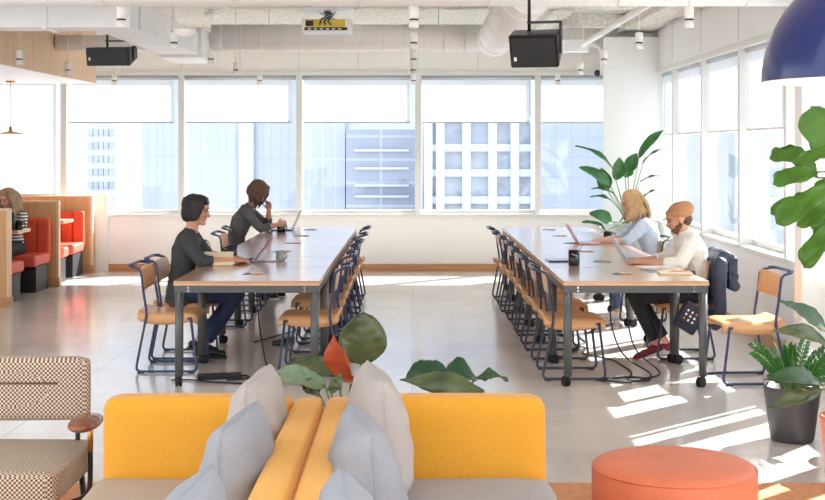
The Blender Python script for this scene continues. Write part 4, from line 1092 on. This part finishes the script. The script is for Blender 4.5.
# blue lamp
t = thing('dome_pendant', 'large glossy cobalt blue dome pendant hanging at the top right', 'pendant light', (1.194, 3.25, 1.862))
prof = [(.312*math.cos(a), .312*math.sin(a)) for a in [k*PI/2/18 for k in range(18)]] + [(.02, .315)]
b = BM(); lathe(b, prof, n=64); obj('shade', b, M['bluelamp'], t)
b = BM(); lathe(b, [(.312, 0), (.306, 0)] + [(.305*math.cos(a), .304*math.sin(a)) for a in [k*PI/2/18 for k in range(1, 18)]], n=64); obj('inner_shade', b, M['lampinner'], t)
b = BM(); lathe(b, [(0, .31), (.03, .31), (.028, .37), (.0, .375)], n=20); obj('cap', b, M['brass'], t)
b = BM(); tube(b, [(0, 0, .37), (0, 0, ZC-1.862)], .005, 8); obj('cord', b, M['black'], t)
b = BM(); ball(b, (0, 0, .17), .045, n=16); obj('bulb', b, M['bulb'], t)

# ================================================================ PLANTS
def leaf(parent, base, tip, normal, W, m, bulge=.08, fold=.25, shape='oval', wav=.012, stalk_from=None, name='leaf', roll=0):
    o0 = Vector(parent.location); base = Vector(base)-o0; tip = Vector(tip)-o0
    d = tip-base; L = d.length; dn = d.normalized(); nrm = Vector(normal); nrm = (nrm - dn*nrm.dot(dn)).normalized(); side = dn.cross(nrm)
    sd = random.uniform(0, 50)
    def w(u):
        if shape == 'fiddle': return W*(.55+.60*u)*max(0, math.sin(PI*min(1, u*.97+.03)))**.45*(1-.12*math.exp(-((u-.38)/.16)**2))
        if shape == 'lance': return W*max(0, math.sin(PI*u**.85))**.8
        return W*max(0, math.sin(PI*(u**.9*.96+.03)))**.62
    def fn(u, v):
        q = (v-.5)*2; ww = w(u) if 0 < u < 1 else W*.02
        p = base + d*u + nrm*(bulge*L*math.sin(PI*u))
        p += side*ww*q*(1-.12*abs(q)*fold) + nrm*(fold*ww*abs(q)**1.3)
        rib = .005*math.sin(u*34 - abs(q)*7)*(abs(q)*(1-.5*abs(q)))
        p += nrm*(rib + wav*math.sin(u*9+sd+q*2)*abs(q)**2 + .4*wav*noise.noise(Vector((u*6, q*2, sd))))
        return p
    b = BM(); grid(b, fn, 22, 12, .0016)
    lf = obj(name, b, M[m], parent)
    b = BM(); tube(b, [fn(k/12, .5) - nrm*.0015 for k in range(12)], [.0045*(1-k/14) for k in range(12)], 6); obj('midrib', b, M['stalk'], lf)
    if stalk_from is not None:
        s0 = Vector(stalk_from)-o0; b = BM(); tube(b, [s0, s0.lerp(base, .5) + Vector((0, 0, .03)), base], [.007, .006, .0045], 8); obj('petiole', b, M['stalk'], lf)
    return lf
def pot(t, r, h, m, soil=True, taper=.82):
    b = BM(); lathe(b, [(0, 0), (r*taper*.92, 0), (r*taper, .012), (r*.985, h-.03), (r, h-.01), (r*.985, h), (r*.93, h), (r*.92, h-.05), (0, h-.05)], n=48); obj('pot', b, M[m], t)
    b = BM(); lathe(b, [(0, h-.045), (r*.6, h-.038), (r*.925, h-.048)], n=32); obj('soil', b, M['soil'], t)
P3 = lambda px, py, Y: Vector((PX(px, Y), Y, PZ(py, Y)))
CAMN = (0, -1, .15)
# bird of paradise
Yb = 15.55
t = thing('bird_of_paradise', 'tall bird of paradise plant in a pale sage planter by the corner column', 'plant', (2.66, Yb, 0))
b = BM(); lathe(b, [(0, 0), (.24, 0), (.25, .02), (.27, .79), (.262, .80), (.245, .80), (.24, .74), (0, .74)], n=40); obj('planter', b, M['palegreen'], t)
b = BM(); lathe(b, [(0, .745), (.2, .75), (.245, .742)], n=30); obj('soil', b, M['soil'], t)
root = Vector((2.58, Yb, .76))
for k, (bx_, by_, tx_, ty_, W, dy, nz) in enumerate([(612, 167, 575, 146, .055, -.1, (0, -.5, 1)), (610, 186, 579, 167, .085, -.25, (-.3, -.8, .8)), (616, 180, 619, 157, .10, .05, (.3, -1, 0)), (607, 190, 601, 168, .095, -.1, (-.2, -1, .2)),
        (628, 172, 637, 153, .085, 0, (-.4, -1, 0)), (639, 158, 664, 130, .07, .1, (-.7, -.7, .3)), (643, 163, 662, 149, .03, .0, (-.5, -.3, 1)), (640, 182, 660, 176, .025, .1, (0, -.3, 1)), (643, 198, 656, 190, .03, -.1, (0, -.3, 1)),
        (613, 193, 591, 189, .05, -.2, (0, -.5, 1)), (611, 200, 590, 197, .035, -.25, (0, -.5, 1)), (612, 222, 589, 213, .09, -.3, (0, -1, .6)), (606, 231, 582, 222, .06, -.35, (0, -.5, 1)), (625, 178, 629, 163, .07, .1, (.5, -1, 0))]):
    Y = Yb+dy
    leaf(t, P3(bx_, by_, Y), P3(tx_, ty_, Y-.05), nz, W, 'leaf_bird', .10, .30, 'lance', .01, stalk_from=root + Vector((.02*math.sin(k*2), .03*math.cos(k*3), 0)))
# rubber plants behind the sofas
Yr = 5.62
t = thing('philodendron', 'potted broad-leaved plant with one copper leaf behind the two sofa backs', 'plant', (PX(345, Yr), Yr, 0)); pot(t, .15, .36, 'pot')
r0 = Vector((PX(345, Yr), Yr, .34))
leaf(t, P3(361, 364, Yr), P3(364, 312, Yr-.02), (.15, -1, .1), .105, 'leaf_var', .05, .12, stalk_from=r0)
leaf(t, P3(355, 381, Yr-.05), P3(334, 335, Yr-.08), (-.75, -.8, .2), .075, 'leaf_red', .06, .6, 'lance', stalk_from=r0)
leaf(t, P3(325, 386, Yr-.1), P3(273, 373, Yr-.12), (0, -.75, .8), .055, 'leaf_lite', .10, .15, 'lance', stalk_from=r0)
leaf(t, P3(339, 373, Yr+.05), P3(291, 362, Yr+.05), (.1, -.8, .75), .048, 'leaf_var', .10, .2, stalk_from=r0)
leaf(t, P3(331, 392, Yr-.08), P3(340, 374, Yr-.12), (.3, -1, .2), .03, 'leaf_lite', .08, .2, stalk_from=r0)
leaf(t, P3(318, 392, Yr-.05), P3(300, 384, Yr-.15), (-.2, -.9, .5), .04, 'leaf_var', .1, .2, stalk_from=r0)
b = BM(); tube(b, [Vector((0, 0, .33)), Vector((.01, -.02, .5)), Vector((.03, -.02, .68))], [.014, .012, .009], 8); obj('stem', b, M['stalk'], t)
t = thing('rubber_plant', 'low dark-leaved potted plant peeking over the right sofa arm', 'plant', (PX(447, Yr), Yr, 0)); pot(t, .14, .34, 'pot')
r0 = Vector((PX(447, Yr), Yr, .33))
leaf(t, P3(447, 375, Yr), P3(406, 378, Yr+.02), (0, -.5, 1), .075, 'leaf_dark', .20, .1, stalk_from=r0)
leaf(t, P3(484, 391, Yr-.16), P3(400, 380, Yr-.16), (0, -.75, .65), .052, 'leaf_var', .10, -.3, 'lance', stalk_from=r0)
leaf(t, P3(440, 378, Yr-.05), P3(477, 380, Yr-.05), (0, -.6, 1), .075, 'leaf_dark', .27, .1, stalk_from=r0)
leaf(t, P3(474, 379, Yr+.02), P3(508, 380, Yr), (0, -.35, 1), .035, 'leaf_rubber', .14, .1, 'lance', stalk_from=r0)
# ZZ plant in charcoal pot
t = thing('zz_plant', 'glossy leafy plant in a charcoal pot at the right, near the lone chair', 'plant', (2.205, 7.55, 0)); pot(t, .163, .315, 'pot', taper=.76)
rz_ = random.Random(3)
fb = BM(); sb = BM()
for k in range(26):
    a = rz_.uniform(0, 2*PI); out = rz_.uniform(.06, .27); hh = rz_.uniform(.12, .30)
    p0_ = Vector((math.cos(a)*.05, math.sin(a)*.05, .27)); p2 = Vector((math.cos(a)*out, math.sin(a)*out*.8, .27+hh)); p1 = p0_.lerp(p2, .5) + Vector((-math.cos(a)*.02, -math.sin(a)*.02, .05))
    pts = [p0_*(1-s_)**2 + p1*2*s_*(1-s_) + p2*s_*s_ for s_ in [i/10 for i in range(11)]]
    tube(sb, pts, [.006*(1-i/14) for i in range(11)], 6)
    for i in range(4, 11):
        d = (pts[i]-pts[i-1]).normalized(); sd_ = d.cross(Vector((math.cos(a+.8), math.sin(a+.8), .2))).normalized()
        for s_ in (-1, 1):
            L = .056*(1-.3*abs(i-7)/5); dir_ = (d*.6 + sd_*s_*.8).normalized(); nn = dir_.cross(d).normalized()
            base_ = pts[i]; ww = .012; sv = dir_.cross(nn)
            mid_ = base_+dir_*L*.45
            vs = [base_, mid_+sv*ww+nn*.003, base_+dir_*L*.8+sv*ww*.6, base_+dir_*L, base_+dir_*L*.8-sv*ww*.6, mid_-sv*ww+nn*.003]
            add_verts(fb, vs + [v+nn*.0015 for v in vs], [(0,1,2,3,4,5), (6,11,10,9,8,7)] + [(q, 6+q, 6+(q+1)%6, (q+1)%6) for q in range(6)])
obj('foliage', fb, M['leaf_zz'], t); obj('stems', sb, M['stalk'], t)
# rubber plant lower right
t = thing('rubber_plant', 'rubber plant with long glossy leaves reaching in at the lower right edge', 'plant', (2.30, 6.78, 0)); pot(t, .17, .30, 'terra')
b = BM(); st = [Vector((0, 0, .26)), Vector((.0, -.02, .5)), Vector((.01, -.03, .80)), Vector((.02, -.02, 1.0))]; tube(b, st, [.014, .012, .010, .006], 10); obj('stem', b, M['bark'], t)
W0 = Vector((2.30, 6.76, 0))
leaf(t, P3(832, 337, 6.7), P3(779, 301, 6.6), (.3, -.7, .8), .062, 'leaf_rubber', .08, .15, 'lance', .006, stalk_from=W0+Vector((0, 0, .70)))
leaf(t, P3(832, 352, 6.65), P3(772, 331, 6.5), (0, -.75, .8), .055, 'leaf_var', .16, .1, 'lance', .006, stalk_from=W0+Vector((0, 0, .60)))
leaf(t, P3(822, 385, 6.6), P3(764, 380, 6.45), (0, -.75, .7), .055, 'leaf_rubber', .17, .1, 'lance', .006, stalk_from=W0+Vector((0, 0, .45)))
leaf(t, P3(822, 390, 6.6), P3(767, 408, 6.45), (.2, -.9, .6), .042, 'leaf_var', .06, .2, 'lance', .006, stalk_from=W0+Vector((0, 0, .42)))
for (dx, dy, zz2, zt) in ((.34, .05, .75, .88), (.26, -.25, .55, .62), (.15, .3, .85, .98), (.02, -.02, .98, 1.22)):
    leaf(t, (2.30+dx*.25, 6.76+dy*.25, zz2), (2.30+dx, 6.76+dy, zt), (-dx, -.4, 1), .055, 'leaf_rubber', .1, .15, 'lance', stalk_from=W0+Vector((0, 0, zz2-.03)))
# fiddle leaf fig
Yf = 7.2
t = thing('fiddle_leaf_fig', 'fiddle leaf fig with broad bright leaves at the right edge', 'plant', (2.66, 7.30, 0)); pot(t, .19, .34, 'pot')
b = BM(); tube(b, [(0, 0, .3), (-.02, 0, .8), (.01, -.02, 1.3), (-.08, -.05, 1.75), (-.12, -.05, 1.95)], [.022, .02, .017, .012, .007], 10); obj('trunk', b, M['bark'], t)
TR = lambda z: Vector((2.66-.03-.08*max(0, z-1.2), 7.27, z))
for (bx_, by_, tx_, ty_, W, nz, dy, wv) in [(822, 158, 811, 107, .118, (.1, -1, .1), 0, .02), (812, 158, 770, 157, .075, (-.2, -.8, .6), .1, .02), (818, 172, 773, 183, .072, (0, -.8, .7), -.12, .016),
        (832, 188, 776, 222, .085, (-.1, -.8, .6), -.22, .02), (840, 150, 798, 163, .06, (0, -.7, .8), -.2, .014), (832, 226, 803, 266, .075, (-.5, -.8, .2), -.1, .024), (838, 203, 797, 224, .07, (-.2, -.8, .5), .05, .02),
        (842, 180, 815, 200, .09, (0, -1, .2), .18, .02), (838, 240, 812, 212, .08, (-.3, -1, .2), .2, .02), (806, 200, 771, 214, .06, (-.2, -.9, .3), .08, .02),
        (818, 178, 782, 148, .07, (-.1, -.9, .5), .15, .02), (824, 212, 790, 200, .075, (-.2, -.9, .4), .22, .02), (836, 252, 813, 232, .07, (-.2, -1, .2), .1, .02), (838, 130, 830, 160, .09, (0, -1, .1), .2, .02),
        (860, 150, 880, 108, .11, (0, -1, .1), 0, .02), (868, 185, 915, 175, .10, (0, -.8, .6), -.1, .02), (868, 215, 910, 235, .10, (0, -.8, .6), .1, .02), (850, 240, 848, 285, .09, (0, -1, .1), -.2, .02)]:
    bp = P3(bx_, by_, Yf+dy)
    leaf(t, bp, P3(tx_, ty_, Yf+dy-.06), nz, W, 'leaf_fig', .08, .10, 'fiddle', wv, stalk_from=TR(bp.z-.05))

# ================================================================ OUTSIDE THE WINDOWS
def tower(label, px0, px1, Y, m, depth=20, ztop=60, zbot=-60):
    x0, x1 = PX(px0, Y), PX(px1, Y)
    t = thing('office_tower', label, 'building', ((x0+x1)/2, Y, 0), 0, 'towers across the street')
    w = (x1-x0)/2; b = BM(); box(b, -w, w, 0, depth, zbot, ztop); obj('facade', b, m, t)
    return t, w
mA = facade('pale_precast', rgb(205, 213, 222), rgb(190, 202, 216), 3.0, 3.6, .12)  # tower colours are kept pale, with the window glare haze put into them
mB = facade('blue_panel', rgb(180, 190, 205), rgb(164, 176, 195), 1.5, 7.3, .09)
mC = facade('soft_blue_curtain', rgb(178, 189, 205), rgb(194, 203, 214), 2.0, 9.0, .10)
mD = facade('reflection_dusty_blue', rgb(144, 156, 176), rgb(166, 177, 194), 6.0, 3.4, .18)  # colour of the painted room reflection in the third window
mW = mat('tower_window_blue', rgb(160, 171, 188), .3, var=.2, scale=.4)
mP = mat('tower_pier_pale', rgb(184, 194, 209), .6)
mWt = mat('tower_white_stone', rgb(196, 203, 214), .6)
Y = 300.0
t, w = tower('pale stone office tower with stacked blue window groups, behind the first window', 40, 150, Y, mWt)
for r in range(-1, 9):
    for c in range(5):
        x = PX(89+c*5.2, Y)-t.location.x; z = PZ(132+13.2*r, Y); b = BM(); box(b, x, x+.95, -.5, .1, z-1.0, z+.7); obj('window', b, mW, t)
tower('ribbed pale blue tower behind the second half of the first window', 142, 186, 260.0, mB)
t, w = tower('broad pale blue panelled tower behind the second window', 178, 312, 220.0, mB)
b = BM(); x = PX(238, 220)-t.location.x; box(b, x, x+2.6, -.6, .2, -60, 60); obj('bright_glass_strip', b, mWt, t)
for xx in (x-.25, x+2.6):
    b = BM(); box(b, xx, xx+.25, -.9, .2, -60, 60); obj('fin', b, mW, t)
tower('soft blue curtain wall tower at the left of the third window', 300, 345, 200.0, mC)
t, w = tower('dusty blue stand-in for the room reflection in the third window', 346, 416, 190.0, mD, ztop=4.4)  # added block imitating the room mirrored in the glass, no building stands here
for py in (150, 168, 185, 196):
    b = BM(); z = PZ(py, 190); box(b, -w*.75, w*.8, -.6, .1, z-.22, z+.12); obj('reflection_line', b, mP, t)  # pale bars draw the lit lines of that reflection
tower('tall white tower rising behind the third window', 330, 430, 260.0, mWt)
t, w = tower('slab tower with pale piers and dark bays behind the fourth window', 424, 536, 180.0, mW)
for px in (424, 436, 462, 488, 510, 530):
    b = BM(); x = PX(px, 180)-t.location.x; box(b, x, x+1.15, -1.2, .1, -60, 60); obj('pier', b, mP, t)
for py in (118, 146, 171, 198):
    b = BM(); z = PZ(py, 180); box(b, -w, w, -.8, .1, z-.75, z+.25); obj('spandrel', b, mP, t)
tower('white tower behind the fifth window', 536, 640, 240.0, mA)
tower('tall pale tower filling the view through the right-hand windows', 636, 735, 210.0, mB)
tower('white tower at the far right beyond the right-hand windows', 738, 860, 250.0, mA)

# ================================================================ LIGHT
W = bpy.data.worlds.new('sky'); S.world = W; W.use_nodes = True
nt = W.node_tree; nt.nodes.clear(); wo = nt.nodes.new('ShaderNodeOutputWorld'); bg = nt.nodes.new('ShaderNodeBackground')
tc = nt.nodes.new('ShaderNodeTexCoord'); sp = nt.nodes.new('ShaderNodeSeparateXYZ'); rp = nt.nodes.new('ShaderNodeValToRGB')
nt.links.new(tc.outputs['Generated'], sp.inputs[0]); mr = nt.nodes.new('ShaderNodeMapRange'); mr.inputs['From Min'].default_value = -1
nt.links.new(sp.outputs[2], mr.inputs['Value']); nt.links.new(mr.outputs[0], rp.inputs['Fac'])
rp.color_ramp.elements[0].color = (.78, .76, .74, 1); rp.color_ramp.elements[0].position = .35
rp.color_ramp.elements[1].color = (.86, .91, 1.0, 1); rp.color_ramp.elements[1].position = .9
e = rp.color_ramp.elements.new(.5); e.color = (.96, .98, 1.0, 1)
nt.links.new(rp.outputs[0], bg.inputs[0]); bg.inputs[1].default_value = 1.5; nt.links.new(bg.outputs[0], wo.inputs[0])
sd = bpy.data.lights.new('sun', 'SUN'); sd.energy = 13.0; sd.angle = math.radians(.6); sd.color = (1, .975, .94)
so_ = bpy.data.objects.new('sun', sd); COL.objects.link(so_)
d = Vector((-.73*.81, -.68*.81, -.588)); so_.rotation_euler = d.to_track_quat('-Z', 'Y').to_euler(); so_.location = (30, 40, 30)
for rn, X, ys in rows:
    for y in ys[::2]:
        l = bpy.data.lights.new('downlight', 'SPOT'); l.energy = 18; l.spot_size = 1.6; l.spot_blend = .6; l.color = (1, .97, .94); l.shadow_soft_size = .03
        o = bpy.data.objects.new('downlight', l); COL.objects.link(o); o.location = (X, y, 2.51)

cam = bpy.data.cameras.new('camera'); co = bpy.data.objects.new('camera', cam); COL.objects.link(co)
co.location = (0, 0, HC); co.rotation_euler = (PI/2, 0, 0)
cam.sensor_width = 36; cam.sensor_fit = 'HORIZONTAL'; cam.lens = 36*F/825; cam.shift_y = -(250-HY)/825; cam.clip_end = 3000; cam.clip_start = .05
S.camera = co
S.view_settings.view_transform = 'Standard'; S.view_settings.look = 'None'; S.view_settings.gamma = 1; S.view_settings.exposure = 0.8
S.cycles.use_denoising = True; S.cycles.max_bounces = 10; S.cycles.transparent_max_bounces = 16; S.cycles.sample_clamp_indirect = 8
